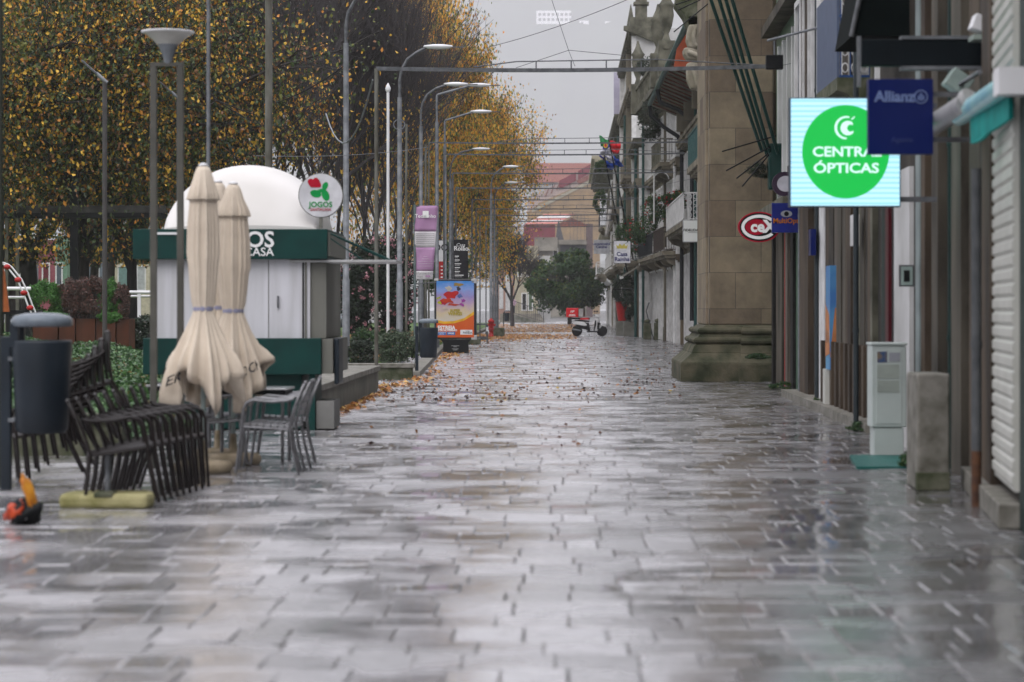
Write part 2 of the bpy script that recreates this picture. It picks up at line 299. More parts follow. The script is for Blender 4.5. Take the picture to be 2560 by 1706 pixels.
# ================================================================ KIOSK
def kiosk():
    K = thing('kiosk', 'white and dark green lottery kiosk with a domed roof beside the closed parasols', 'kiosk', (-4.0, 29.5, 0))
    s = 205.0; X = lambda x: (x-VX)/s+4.0; Z = lambda y: CH+(HY-y)/s
    L, Rr = X(335), X(808); D = 2.3
    cb = .18
    # body: octagonal white box
    def oct(l, r, d0, d1, c): return [(l+c, d0), (r-c, d0), (r, d0+c), (r, d1-c), (r-c, d1), (l+c, d1), (l, d1-c), (l, d0+c)]
    bl, br_ = X(385), X(772)
    MB().poly([(bl, .12, Z(848)), (br_, .12, Z(848)), (br_, D-.1, Z(848)), (bl, D-.1, Z(848))], (0, 0, Z(648)-Z(848))).build('body', mat('kiosk white panel', (.62, .62, .66), .35, (.5, .5, .52), 2.5, stretch=(3, 3, .3), detail=8), K)
    MB().box(bl+.1, br_-.1, .14, D-.14, .02, Z(840)).build('base', M_kgreen, K)
    MB().box(br_, X(812), .16, D-.16, Z(846), Z(648)).build('side_panel', M_kgrey, K)
    for xa in (X(762),): MB().box(xa-.012, xa+.012, .1, .13, Z(848), Z(650)).build('trim', M_kgrey, K)
    MB().box(X(753), X(757), .105, .125, Z(848), Z(650)).build('seam', M_dark, K)
    for xs_ in (480, 575, 668): MB().box(X(xs_)-.004, X(xs_)+.004, .112, .1205, Z(846), Z(650)).build('seam', M_kgrey, K)
    MB().box(X(690), X(694), .09, .118, Z(770), Z(740)).build('handle', M_steel, K)
    # counter
    MB().box(X(357), X(803), -.02, D, Z(937), Z(846)).build('counter', M_kgreen, K, bevel=.01)
    MB().box(X(803)+.003, X(812)+.09, .06, D-.1, Z(935), Z(848)).build('counter_side', M_kgrey, K)
    MB().box(X(788), X(833), .1, .9, .02, .36).build('foot_block', mat('kiosk foot', (.2, .2, .19), .7), K)
    MB().box(X(770), X(786), .05, .9, .0, Z(935)).build('leg_panel', M_kgreen, K)
    # fascia
    FM = M_kgreen
    MB().poly([(X(331), 0, Z(648)), (X(818), 0, Z(648)), (X(818), D, Z(648)), (X(331), D, Z(648))], (0, 0, Z(573)-Z(648))).build('fascia', FM, K, bevel=.006)
    MB().box(X(818)+.002, X(818)+.03, .05, D-.05, Z(640), Z(580)).build('fascia_side', M_kgrey, K)
    MB().box(X(380), X(446), -.012, -.002, Z(587), Z(581)).build('light_strip', M_white, K)
    text('JOGOS', .27, M_letter_w, K, (X(600), -.008, Z(601)), bold=.02); text('SANTACASA', .145, M_letter_w, K, (X(600), -.008, Z(631)), bold=.01)
    # dome: half vault with rounded ends
    cx = X(597); rx = (X(795)-X(399))/2; rz = Z(400)-Z(573); prof = []
    mb = MB(); N = 28; J = 12; vs = []; fs = []
    for j in range(J+1):
        u = j/J; yy = .12+u*(D-.24); sc_ = max(.06, (1-abs(2*u-1)**2.4)**.45)
        for i in range(N+1):
            t = math.pi*i/N; vs.append((cx-rx*math.cos(t)*(.97+.03*sc_), yy, Z(573)+rz*math.sin(t)**.9*sc_))
    for j in range(J):
        for i in range(N): a = j*(N+1)+i; fs.append((a, a+1, a+N+2, a+N+1))
    mb.add(vs, fs, True); mb.add([vs[i] for i in range(N+1)], [tuple(range(N+1))]); mb.add([vs[J*(N+1)+i] for i in range(N+1)], [tuple(range(N+1))])
    mb.build('dome', mat('fibreglass dome', (.66, .64, .62), .3, (.56, .54, .51), .8), K)
    # propped flap with struts
    MB().box(X(722), X(990), .05, 1.2, Z(656), Z(650)).build('flap', mat('flap aluminium', (.45, .45, .45), .3), K, bevel=.004)
    MB().tube([(X(820), .1, Z(582)), (X(975), .15, Z(650))], .012).tube([(X(820), 1.0, Z(585)), (X(960), 1.1, Z(650))], .012).tube([(X(815), .1, Z(590)), (X(905), .12, Z(650))], .009).build('strut', M_kgreen, K)
    # letter box hung on the far side
    MB().box(X(812)+.1, X(845), .12, .7, Z(962), Z(846)).build('side_box', M_navy, K, bevel=.02)
    # round sign on its bracket
    S = tag(MB().disc(0, 0, .265, .265, -.03, .03, 40).build('round_sign', mat('sign white', (.66, .66, .69), .3), None), 'round white lottery sign with a red heart and green clover', 'sign')
    S.location = K.location+Vector((X(800), .1, Z(488)))
    MB().disc(0, 0, .275, .275, -.024, .024, 40).build('rim', M_kgrey, S)
    r_ = mat('sign red', (.45, .0, .02), .4); g_ = mat('sign green', (.0, .3, .06), .4)
    def E(cx, cz, a, b, ang, m, nm):
        pts = []
        for k in range(24):
            t = 2*math.pi*k/24; x, z = a*math.cos(t), b*math.sin(t); pts.append((cx+x*math.cos(ang)-z*math.sin(ang), -.033-E.q, cz+x*math.sin(ang)+z*math.cos(ang))); 
        E.q += .0006
        MB().poly(pts, (0, .005, 0)).build(nm, m, S)
    E.q = 0
    h = MB()
    hp = [(-.145, .13), (-.16, .16), (-.155, .19), (-.125, .205), (-.09, .195), (-.075, .215), (-.045, .215), (-.02, .19), (.005, .13), (.0, .1), (-.06, .096), (-.12, .1)]
    h.poly([(x, -.036, z) for x, z in hp], (0, .004, 0)).build('heart', r_, S)
    E(.055, .115, .034, .05, R(-25), g_, 'clover_leaf'); E(-.06, .02, .07, .045, R(-15), g_, 'clover_leaf'); E(.06, -.0, .045, .07, R(20), g_, 'clover_leaf'); E(.0, .055, .07, .022, R(15), g_, 'clover_leaf')
    text('JOGOS', .092, g_, S, (0, -.034, -.115), bold=.02, ex=.003); text('SANTACASA', .045, r_, S, (0, -.034, -.175), bold=.01, ex=.003)
    MB().box(-.02, .02, -.02, .02, -.4, -.26).build('bracket', M_kgrey, S)
kiosk()

# ================================================================ PARASOLS
def parasol(label, x, Y, ztop, zwaist, zhem, r_body, r_skirt, seed, lettered=False, ph=0):
    t = thing('parasol', label, 'parasol', (x, Y, 0), 0, 'closed cream parasols beside the kiosk')
    rg = random.Random(seed); n = 120; zs = []
    prof = []                        # (z, r, pleat, hem factor)
    zf = ztop-.3
    for z, r, p in [(ztop, .03, 0), (ztop-.015, .055, 0), (ztop-.05, .072, .04), (ztop-.14, .095, .1), (zf+.06, r_body*.98, .18), (zf, r_body*1.08, .22), (zf-.012, r_body*1.06, .22), (zf+.01, r_body*.9, .16), (zf-.06, r_body*.93, .18),
                    (zf-.25, r_body*1.04, .2), (zf-.5, r_body*1.08, .2), ((zf+zwaist)/2-.1, r_body*1.0, .16), (zwaist+.2, r_body*.9, .16), (zwaist+.07, r_body*.8, .14), (zwaist, r_body*.68, .08), (zwaist-.06, r_body*.78, .14),
                    (zwaist-.2, r_body*.78+(r_skirt-r_body)*.3, .2), (zwaist-.35, r_body*.8+(r_skirt-r_body)*.62, .24), (zwaist-.52, r_skirt*.86, .34), (zwaist-.64, r_skirt*.94, .38), (zhem+.12, r_skirt*.99, .42), (zhem, r_skirt*1.0, .44)]:
        prof.append((z, r, p))
    vs = []; fs = []
    ph1, ph2 = rg.uniform(0, 6), rg.uniform(0, 6)
    def rad(th, r, p): return r*(1+p*(.9*(abs(math.cos(4*th+ph1))-.6)+.3*math.cos(13*th+ph2)+.22*math.cos(21*th)))
    def surf(th, z):
        for (za, ra, pa), (zb, rb, pb) in zip(prof[8:], prof[9:]):
            if zb <= z <= za: u = (za-z)/(za-zb); return rad(th, ra+(rb-ra)*u, pa+(pb-pa)*u)
        return rad(th, prof[-1][1], prof[-1][2])
    for (z, r, p) in prof:
        for k in range(n):
            th = 2*math.pi*k/n; rr = rad(th, r, p); zz = z
            if z < zwaist-.3: w_ = min(1, (zwaist-.3-z)/(zwaist-.3-zhem)); zz = z+w_*(.13+.17*math.cos(4*th+ph)+.06*math.cos(9*th))
            vs.append((rr*math.cos(th), rr*math.sin(th), zz))
    for i in range(len(prof)-1):
        for k in range(n): fs.append((i*n+k, i*n+(k+1) % n, (i+1)*n+(k+1) % n, (i+1)*n+k))
    c = MB().add(vs, fs, True).build('canopy', M_cream, t)
    so_ = c.modifiers.new('sol', 'SOLIDIFY'); so_.thickness = .006
    MB().lathe([(r_body*.72, zwaist-.02), (r_body*.75, zwaist), (r_body*.72, zwaist+.02)], n=30).build('strap', mat('strap', (.3, .3, .42), .6), t)
    MB().tube([(0, 0, .05), (0, 0, ztop-.1)], .022, 12).build('pole', mat('pale green pole', (.33, .4, .38), .4), t)
    MB().lathe([(.02, ztop-.01), (.045, ztop), (.045, ztop+.01), (.02, ztop+.025), (.0, ztop+.028)], n=16).build('finial', M_white, t)
    bs = MB().lathe([(.02, 0), (.24, .0), (.265, .03), (.268, .075), (.24, .11), (.1, .12), (.04, .13), (.03, .3)], n=36).build('base', mat('concrete base', (.33, .27, .19), .7, (.16, .13, .08), 6, bump=.5), t)
    if lettered:
        for txt, a0, zc, sl in lettered:
            def bend(co, a0=a0, zc=zc, sl=sl):
                th = a0+co.x/(r_skirt*1.1); z = zc+co.y+sl*co.x; r = max(surf(th+q, z) for q in (-.36, -.24, -.12, 0, .12, .24, .36))+.008+co.z; return Vector((r*math.cos(th), r*math.sin(th), z))
            text(txt, .125, M_letter_k, t, (0, 0, 0), bold=.012, ex=.002, bend=bend)
    return t
parasol('front closed cream parasol with black lettering on its skirt', (508-VX)/275, F/275, 2.79, 1.49, .62, .125, .31, 3, [('ER', R(-128), .86, .5), ('K', R(-160), .9, .3)], 1.2)
parasol('slim closed cream parasol standing between the two others', (545-VX)/255, F/255, 2.73, 1.5, .62, .12, .27, 8, [], 2.4)
parasol('rear closed cream parasol with a white cap nearest the kiosk sign', (583-VX)/262, F/262, 2.68, 1.47, .64, .135, .30, 15, [('ER BOCK', R(-72), .88, .38)], .3)

def bare_base():
    Y = GY(1268); x = (270-VX)*Y/F
    t = thing('parasol_weight', 'mossy yellow concrete parasol base with an empty steel tube', 'parasol base', (x, Y, 0))
    MB().poly([(-.33, -.2, 0), (.33, -.2, 0), (.35, 0, 0), (.31, .22, 0), (-.31, .22, 0), (-.35, 0, 0)], (0, 0, .11)).build('block', mat('mossy concrete', (.36, .33, .17), .75, (.2, .19, .07), 5, bump=.4), t, bevel=.035)
    MB().box(-.07, .07, -.205, .0, .085, .125).build('handle', M_mossy, t, bevel=.01)
    MB().tube([(.0, 0, .1), (0, 0, .42)], .022, 12).build('tube', M_steel_l, t)
bare_base()

# ================================================================ CAFE CHAIRS AND TABLES
def chair(label, m, woven, loc, rz, group, tilt=0):
    t = thing('cafe_chair', label, 'chair', loc, rz, group)    # faces local +x
    for s in (-1, 1):
        y = .26*s
        # front leg bends back into the armrest and down into the rear post
        p = [(.27, y, .0), (.25, y, .3), (.24, y, .58), (.215, y, .64), (.16, y, .665), (0, y, .66), (-.14, y, .68), (-.2, y*.97, .7)]
        MB().tube(p, .0135, 8).build('leg', m, t)
        q = [(-.30, y*.98, .0), (-.22, y*.97, .25), (-.18, y*.95, .44), (-.21, y*.93, .62), (-.27, y*.88, .8), (-.285, y*.7, .84)]
        MB().tube(q, .0135, 8).build('leg', m, t)
    MB().tube([(-.285, -.2, .84), (-.29, 0, .85), (-.285, .2, .84)], .0135, 8).tube([(.25, -.25, .42), (.25, .25, .42)], .011, 6).tube([(-.19, -.24, .42), (-.19, .24, .42)], .011, 6).tube([(.25, -.25, .42), (-.19, -.24, .42)], .011, 6).tube([(.25, .25, .42), (-.19, .24, .42)], .011, 6).build('frame', m, t)
    st = MB()
    if woven: st.box(-.19, .25, -.235, .235, .425, .437)
    else:
        for k in range(7): st.box(-.185+k*.062, -.14+k*.062, -.235, .235, .425, .437)
    st.build('seat', m, t)
    bk = MB()
    if woven:
        bk.loft([[(-.2, -.22, .5), (-.2, .22, .5), (-.19, .22, .5), (-.19, -.22, .5)], [(-.24, -.22, .68), (-.24, .22, .68), (-.23, .22, .68), (-.23, -.22, .68)], [(-.285, -.2, .83), (-.285, .2, .83), (-.275, .2, .83), (-.275, -.2, .83)]])
    else:
        for k in range(5): z = .52+k*.065; x = -.2-.055*k*.3; bk.box(x-.005, x+.005, -.225, .225, z, z+.045)
    bk.build('backrest', m, t)
    if tilt: t.rotation_euler = (0, tilt, rz)
    return t
ORD = ['first', 'second', 'third', 'fourth', 'fifth', 'sixth', 'seventh', 'eighth', 'ninth', 'tenth', 'eleventh', 'twelfth']
c0 = None
for k in range(9):
    if c0 is None: c = c0 = chair('x', M_brown, True, (0, 0, 0), 0, 'dark brown chairs nested in a row')
    else: c = copy_tree(c0)
    c['label'] = ORD[k]+' dark brown woven cafe chair counted from the right end of the nested row' if k else 'dark brown woven cafe chair at the right end of the nested row'
    Y = F/(296+k*4.2); xx = (436-k*16.5-VX)*Y/F
    c.location = (xx, Y, 0); c.rotation_euler = (0, R(3*k*.3), R(12))
    if k: c.rotation_euler = (0, R(-2.0*k*.5), R(12))
d0 = None
for k in range(7):
    c = copy_tree(c0); c['group'] = 'dark brown chairs stacked behind the nested row'
    c['label'] = ORD[k]+' dark chair up in the leaning stack behind the nested chairs' if k else 'bottom dark chair of the leaning stack behind the nested chairs'
    c.location = (-4.42+.075*k, F/286+.02*k, .0+.066*k); c.rotation_euler = (0, R(-6), R(200-180))
    c.rotation_euler = (0, R(8+1.5*k), R(195))
a0 = None
for k, (sx, s, rz) in enumerate([(668, 276, 184), (690, 268, 180), (712, 256, 186), (545, 262, 10), (520, 250, 40)]):
    lb = ['front grey aluminium cafe chair with its back to the street beside the parasols', 'middle grey aluminium chair with its back to the street', 'rearmost grey aluminium chair with its back to the street next to the kiosk', 'grey aluminium chair tucked under the table behind the front parasol', 'grey aluminium chair behind the nested brown chairs'][k]
    c = a0 = chair(lb, M_alu, False, (0, 0, 0), 0, 'aluminium cafe chairs') if a0 is None else copy_tree(a0)
    c['label'] = lb; c.location = ((sx-VX)/s, F/s, 0); c.rotation_euler = (0, R(-4), R(rz))
    if k == 0: a0 = c
def table(label, sx, s, w_=.68):
    t = thing('cafe_table', label, 'table', ((sx-VX)/s, F/s, 0), 0, 'grey cafe tables')
    MB().box(-w_/2, w_/2, -w_/2, w_/2, .71, .73).build('table_top', mat('wet table top', (.3, .3, .31), .15, (.22, .22, .23), 6, metal=.6), t, bevel=.006)
    MB().box(-w_/2+.02, w_/2-.02, -w_/2+.02, w_/2-.02, .67, .709).build('apron', M_black, t)
    for a in (-1, 1):
        for b in (-1, 1): MB().tube([(a*(w_/2-.05), b*(w_/2-.05), 0), (a*(w_/2-.05), b*(w_/2-.05), .67)], .017, 8).build('leg', M_alu, t)
    return t
table('square grey cafe table behind the front parasol and aluminium chairs', 640, 258)
table('square grey cafe table half hidden behind the nested brown chairs', 462, 247)

# ================================================================ LITTER BINS
def bin_(label, x, Y, k=1.0, rz=0):
    t = thing('litter_bin', label, 'litter bin', (x, Y, 0), rz, 'dark grey litter bins')
    t.scale = (k, k, k)
    MB().lathe([(.17, .42), (.19, .45), (.22, 1.08), (.215, 1.1), (.19, 1.1), (.18, 1.06)], n=28).build('body', M_navy, t)
    MB().box(-.3, -.225, -.03, .03, 0, 1.13).build('post', M_navy, t, bevel=.008)
    MB().lathe([(.21, 1.2), (.225, 1.21), (.225, 1.25), (.2, 1.28), (.12, 1.3), (.01, 1.305)], n=28).build('lid', M_lid, t)
    for s_ in (-1, 1): MB().box(-.21, -.15, s_*.1-.02, s_*.1+.02, 1.05, 1.22).build('lid_arm', M_navy, t)
    for z in (.5, .95): MB().box(-.24, -.19, -.05, .05, z, z+.03).build('clamp', M_steel_l, t)
    return t
bin_('large dark grey litter bin at the left edge in front of the ivy bed', (105-VX)/303, F/303, 1.12)
bin_('dark litter bin on a post in front of the lit film poster', (1071-VX)/114, F/114, .97)
bin_('distant dark litter bin near the bare tree', (1267-VX)/31, F/31, 1.0)

# crumpled bag at the lower left
rg = random.Random(4)
def crumple(name, label, x, Y, sizes, cols):
    t = thing(name, label, 'bag', (x, Y, 0))
    for i, ((cx, cz, rx, ry, rz_, ang), m) in enumerate(zip(sizes, cols)):
        vs = []; fs = []; n = 20; h = 12
        for j in range(h+1):
            ph = math.pi*j/h
            for k in range(n):
                th = 2*math.pi*k/n; q = 1+.16*math.sin(3*th+i)+.12*math.sin(7*th+5*ph+i)+.1*math.cos(5*ph+2*th)
                vx, vy, vz = rx*math.sin(ph)*math.cos(th)*q, ry*math.sin(ph)*math.sin(th)*q, rz_*math.cos(ph)*q
                vs.append((cx+vx*math.cos(ang)-vz*math.sin(ang), vy, max(.0, cz+vx*math.sin(ang)+vz*math.cos(ang))))
        for j in range(h):
            for k in range(n): fs.append((j*n+k, j*n+(k+1) % n, (j+1)*n+(k+1) % n, (j+1)*n+k))
        MB().add(vs, fs, True).build(['panel', 'flap', 'body', 'pocket', 'strap'][i], m, t)
mo = mat('orange plastic', (.6, .09, .02), .35, (.4, .04, .01), 6); my = mat('yellow plastic', (.6, .3, .03), .35, (.4, .1, .01), 9)
crumple('carrier_bag', 'crumpled orange white and black bag lying on the wet ground by the bin post', (62-VX)/361, F/361, [(-.05, .09, .1, .09, .06, .6), (.035, .2, .035, .06, .13, .35), (0, .08, .11, .1, .08, .2), (-.02, .05, .07, .09, .035, .5), (-.06, .13, .05, .05, .03, 1.2)], [mo, my, M_black, M_white, M_navy])

# ================================================================ LAMPS, POLES
def portal_lamp():
    s = 268.0; t = thing('lamp_post', 'twin post lamp with a shallow cone shade in front of the kiosk', 'lamp post', ((420-VX)/s, F/s, 0))
    for x in (384, 451): MB().box((x-420)/s-.03, (x-420)/s+.03, -.03, .03, 0, CH+(HY-166)/s).build('post', mat('olive grey metal', (.1, .098, .085), .5), t, bevel=.006)
    MB().box((384-420)/s-.03, (451-420)/s+.03, -.032, .032, CH+(HY-166)/s, CH+(HY-157)/s).build('cross_bar', MATS['olive grey metal'], t)
    z = lambda y: CH+(HY-y)/s
    MB().lathe([(.035, z(160)), (.045, z(145)), (.08, z(120)), (.1, z(112))], n=28).build('neck', mat('lamp grey', (.2, .22, .24), .4), t)
    MB().lathe([(.1, z(112)), (.13, z(103)), (.2, z(88)), (.235, z(84))], n=32).build('lamp_shade', mat('frosted lamp glass', (.5, .5, .46), .3), t)
    MB().lathe([(.235, z(84)), (.247, z(82)), (.245, z(79)), (.12, z(75)), (.01, z(74.5))], n=32).build('cap', M_white, t)
portal_lamp()
def street_lamp(label, x, Y, H, arm=1.05, curved=True, r=.075, pole=True):
    t = thing('street_lamp', label, 'street lamp', (x, Y, 0), 0, 'tall street lamps along the park')
    zc = H-.55 if curved else H-.35
    MB().tube([(0, 0, 0), (0, 0, 2.2), (0, 0, 2.21), (0, 0, zc-.9)], [r*1.25, r*1.2, r, r*.85], 12).build('pole', M_steel_l, t)
    if curved: pts = [(0, 0, zc-.9), (0, 0, zc-.45), (.05, 0, zc-.15), (.22, 0, zc+.16), (.5, 0, zc+.36), (arm-.2, 0, zc+.48)]
    else: pts = [(0, 0, zc-.9), (0, 0, zc), (.03, 0, zc+.05), (arm-.2, 0, zc+.36)]
    MB().tube(pts, .042, 10).build('arm', M_steel_l if not curved else M_steel, t)
    e = Vector(pts[-1])
    hd = MB().lathe([(.01, -.02), (.1, 0), (.14, .05), (.13, .09), (.05, .12), (.005, .125)], n=18)
    hd.v = [(e.x+.32+v_[0]*3.0, v_[1]*.9, e.z-.03+v_[2]*1.0) for v_ in hd.v]
    hd.build('lamp_head', M_white, t)
    MB().box(e.x+.6, e.x+1.05, -.02, .02, e.z, e.z+.03).build('lamp_tip', M_steel, t)
    return t
LP = [(865, 101, 9.5, 1.0, True), (999, 90, 8.8, .95, True), (1052, 75, 9.0, 1.05, True), (1092, 72, 9.2, 1.35, False), (1112, 66, 8.9, 1.25, False), (1126, 54, 8.9, 1.3, True), (1228, 48, 8.9, .9, True), (1236, 42, 9.0, .9, True), (1243, 39, 9.1, .9, True)]
LN = ['street lamp nearest the kiosk, its curved arm running out at the top', 'street lamp with a curved arm behind the planter wall, cable coiled on its pole', 'curved street lamp beside the purple banner', 'street lamp with a straight slanted arm, the taller of the two angular ones', 'street lamp with a straight slanted arm, the lower of the two angular ones', 'curved street lamp just beyond the angular pair', 'distant curved street lamp with a broad pale head, nearest of the last three', 'distant curved street lamp in the middle of the last three', 'farthest curved street lamp against the orange leaves']
for (x, s, H, a, cv), lb in zip(LP, LN): street_lamp(lb, (x-VX)/s, F/s, H, a, cv)
def pole(name, label, cat, x, s, ytop, w_px, m, ybot=None, finial=False, group=None):
    Y = F/s; z1 = CH+(HY-ytop)/s; t = thing(name, label, cat, ((x-VX)/s, Y, 0), 0, group)
    MB().tube([(0, 0, 0), (0, 0, z1)], [w_px/2/s*1.05, w_px/2/s*.95], 12).build('shaft', m, t)
    if finial: MB().lathe([(.03, z1), (.07, z1+.05), (.085, z1+.13), (.05, z1+.22), (.005, z1+.3)], n=14).build('finial', M_white, t)
    return t
pole('pole', 'thin pale grey pole rising out of view behind the front parasol', 'pole', 521, 225, -60, 10, M_steel_l)
pole('pole', 'thick weathered grey pole rising behind the kiosk dome', 'pole', 672, 130, -60, 19, M_old)
pole('flagpole', 'white flagpole with a pointed finial in front of the camellia hedge', 'flagpole', 970, 82, 232, 7.5, M_white, finial=True)
pole('pole', 'dark green pole at the very left edge of the square', 'pole', 1, 300, -40, 14, mat('edge pole green', (.03, .035, .025), .5))
pole('pole', 'thin brown pole tight beside the planter street lamp', 'pole', 1016, 88, 310, 6, M_old)
pole('pole', 'slim weathered pole behind the purple banner', 'pole', 1064, 74, 360, 6, M_old)
def tilt_lamp(label, x, s, ytop, ln):
    z1 = CH+(HY-ytop)/s; t = thing('park_lamp', label, 'lamp post', ((x-VX)/s, F/s, 0), 0, 'park lamps with slanted heads')
    MB().tube([(0, 0, 0), (0, 0, z1)], .06, 12).build('post', mat('brown grey post', (.07, .065, .065), .5), t)
    MB().tube([(.06, 0, z1-.03), (-.22, 0, z1+.22)], .05, 10).build('lamp_head', M_steel_l, t)
    MB().box(-.5, .0, -.09, .09, -.02, .02, Matrix.Translation((-.2, 0, z1+.2)) @ Matrix.Rotation(R(42), 4, 'Y')).build('lamp_fins', M_steel, t)
tilt_lamp('brown park lamp with a slanted head in front of the left tree', 262, 100, 205, 0)
tilt_lamp('park lamp with a slanted head partly behind the twin post lamp', 446, 80, 248, 0)

# overhead light trusses spanning the street
TR = [(136, 941, 1915, 172), (74, 1072, 1752, 357), (72.5, 1110, 1712, 386), (70, 1132, 1682, 433), (65, 1140, 1623, 470), (59, 1180, 1590, 499), (54, 1190, 1560, 522), (50, 1200, 1540, 538), (46, 1215, 1530, 553), (42, 1225, 1515, 567)]
for i, (s, xa, xb, yp) in enumerate(TR):
    Y = F/s; a, b = (xa-VX)/s, (xb-VX)/s; z = CH+(HY-yp)/s
    t = thing('light_truss', ('nearest' if i == 0 else ORD[i] if i < len(TR)-1 else 'farthest')+' thin metal truss spanning the street overhead'+('' if i in (0, len(TR)-1) else ', counted from the near one'), 'street truss', (a, Y, 0), 0, 'light trusses over the street')
    W_ = b-a
    bm_ = MB(); N = 12
    for k in range(N):   # slightly sagging square beam
        xk, xk2 = W_*k/N, W_*(k+1)/N; zk = z-.05*math.sin(math.pi*k/N)+.04*k/N; zk2 = z-.05*math.sin(math.pi*(k+1)/N)+.04*(k+1)/N
        bm_.loft([[(xk, -.03, zk-.035), (xk, .03, zk-.035), (xk, .03, zk+.035), (xk, -.03, zk+.035)], [(xk2, -.03, zk2-.035), (xk2, .03, zk2-.035), (xk2, .03, zk2+.035), (xk2, -.03, zk2+.035)]])
    if i: bm_.v = [(a_, b_*.7, z+(c_-z)*.7) for a_, b_, c_ in bm_.v]
    bm_.build('beam', M_steel, t)
    MB().tube([(W_*.25, 0, z+.03), (W_*.36, 0, z+.13), (W_*.72, 0, z+.17), (W_, 0, z+.06)], .012, 6).build('upper_rod', M_steel, t)
    for u in (.41, .5, .59, .68): MB().box(W_*u-.012, W_*u+.012, -.012, .012, z-.0, z+.14).build('spacer', M_steel, t)
    MB().tube([(0, 0, 0), (0, 0, z)], .033 if i else .038, 10).build('post', M_old if i < 2 else M_steel, t)
    MB().tube([(W_, 0, z), (W_+1.6, .3, z+.35)], .006, 5).build('stay_wire', M_steel, t)
# festoon cable hanging between pole and truss, and slack wires
def wire(label, pts, r=.012, m=M_steel_l, cat='cable'):
    t = MB().tube(pts, r, 6).build('cable', m); tag(t, label, cat); return t
def sag(a, b, d, n=10): a, b = Vector(a), Vector(b); return [a.lerp(b, k/n)+Vector((0, 0, -d*4*(k/n)*(1-k/n))) for k in range(n+1)]
wire('pale slack cable looping from the nearest truss post to the leftward trees', sag(P(932, 200, 44.5), P(815, 285, 55), .9), .018)
wire('thin overhead wire crossing the sky towards the stone roofs', sag(P(1215, 120, 70), P(1700, -60, 60), .15), .009, M_steel)
wire('thin wire rising steeply above the nearest truss out of the sky', [P(1376, -10, 60), P(1422, 128, 60), P(1437, 165, 45)], .008, M_steel)
wire('shallow tent shaped wire above the nearest truss', [P(1290, 170, 60), P(1422, 126, 60), P(1560, 139, 60)], .008, M_steel)
wire('dark cable slanting through the bare branches to the kiosk lamp', sag(P(690, 258, 60), P(870, 158, 60), .1), .014, M_black)
wire('long thin cable running low through the bare trees', sag(P(640, 390, 50), P(1070, 368, 70), .1), .008)
wire('thin slack wire hanging beside the middle street lamps', sag(P(1030, 448, 75), P(1068, 375, 75), .25), .012)
wire('grey cable coiled round the pole of the planter street lamp', [P(998+14*math.cos(t_), 312+13*math.sin(t_), 66.8) for t_ in [k*.5 for k in range(26)]], .014)
# ================================================================ BANNERS, POSTER, HYDRANT
def banner():
    s = 76.0; Y = F/s; t = thing('street_banner', 'purple and white street banner hanging from a slim pole above the bin', 'banner', ((1037-VX)/s, Y, 0))
    X = lambda x: (x-1037)/s; Z = lambda y: CH+(HY-y)/s
    MB().tube([(0, 0, 0), (0, 0, Z(512))], .045, 12).build('pole', mat('teal grey pole', (.14, .18, .18), .5), t)
    MB().tube([(0, 0, Z(516)), (X(1097), 0, Z(515))], .015, 8).tube([(0, 0, Z(711)), (X(1090), 0, Z(706))], .018, 8).build('arm', M_steel, t)
    pur = mat('banner purple', (.43, .25, .42), .6, (.38, .21, .37), 1.5); wh = mat('banner white', (.6, .57, .6), .6, (.54, .51, .54), 1.5)
    def strip(y0, y1, m, nm, off=0):
        q = []
        n = 8; vs = []; fs = []
        for i in range(n+1):
            y = y0+(y1-y0)*i/n
            for j in range(7):
                u = j/6; xr = 1095-(y-515)/184*13; x = 1037+(xr-1037)*u; vs.append((X(x), .04*math.sin(u*5+y*.04)-off-.02, Z(y)))
        for i in range(n):
            for j in range(6): a = i*7+j; fs.append((a, a+1, a+8, a+7))
        o = MB().add(vs, fs, True).build(nm, m, t); so_ = o.modifiers.new('s', 'SOLIDIFY'); so_.thickness = .004
    strip(515, 579, pur, 'upper_panel'); strip(579, 619, wh, 'middle_panel'); strip(619, 678, pur, 'lower_panel'); strip(678, 699, wh, 'foot_panel')
    g_ = mat('fine print', (.25, .25, .25), .6); y0 = -.09
    text('TecMinho', .17, M_letter_w, t, (X(1064), y0, Z(541)), bold=.01); MB().box(X(1057), X(1072), y0, y0+.004, Z(545), Z(528)).build('emblem', M_letter_w, t)
    for k in range(7): MB().box(X(1040), X(1086), y0, y0+.003, Z(584.6+k*5), Z(583.8+k*5)).build('text_line', g_, t)
    for k, w_ in enumerate((10, 20, 40, 36, 30)): MB().box(X(1064-w_/2), X(1064+w_/2), y0, y0+.003, Z(642.3+k*6), Z(641.2+k*6)).build('text_line', mat('pale print', (.55, .45, .55), .6), t)
    text('Informe-se', .12, g_, t, (X(1058), y0, Z(684))); text('Aqui', .1, g_, t, (X(1050), y0, Z(692)))
    MB().poly([(X(1064), y0, Z(693)), (X(1072), y0, Z(693)), (X(1072), y0, Z(695)), (X(1077), y0, Z(691)), (X(1072), y0, Z(687)), (X(1072), y0, Z(689)), (X(1064), y0, Z(689))], (0, .003, 0)).build('arrow', pur, t)
banner()
def banner2(name, label, x0, x1, y0, y1, s, cols, build):
    t = thing(name, label, 'banner', ((x0-VX)/s, F/s, 0)); X = lambda x: (x-x0)/s; Z = lambda y: CH+(HY-y)/s
    MB().tube([(-.04, 0, 0), (-.04, 0, Z(y0-2))], .035, 10).build('pole', M_steel, t)
    MB().tube([(-.04, 0, Z(y0)), (X(x1+1), 0, Z(y0))], .012, 6).build('arm', M_black, t)
    for (ya, yb), m, nm in cols: MB().box(0, X(x1), -.006, .006, Z(yb), Z(ya)).build(nm, m, t)
    build(t, X, Z)
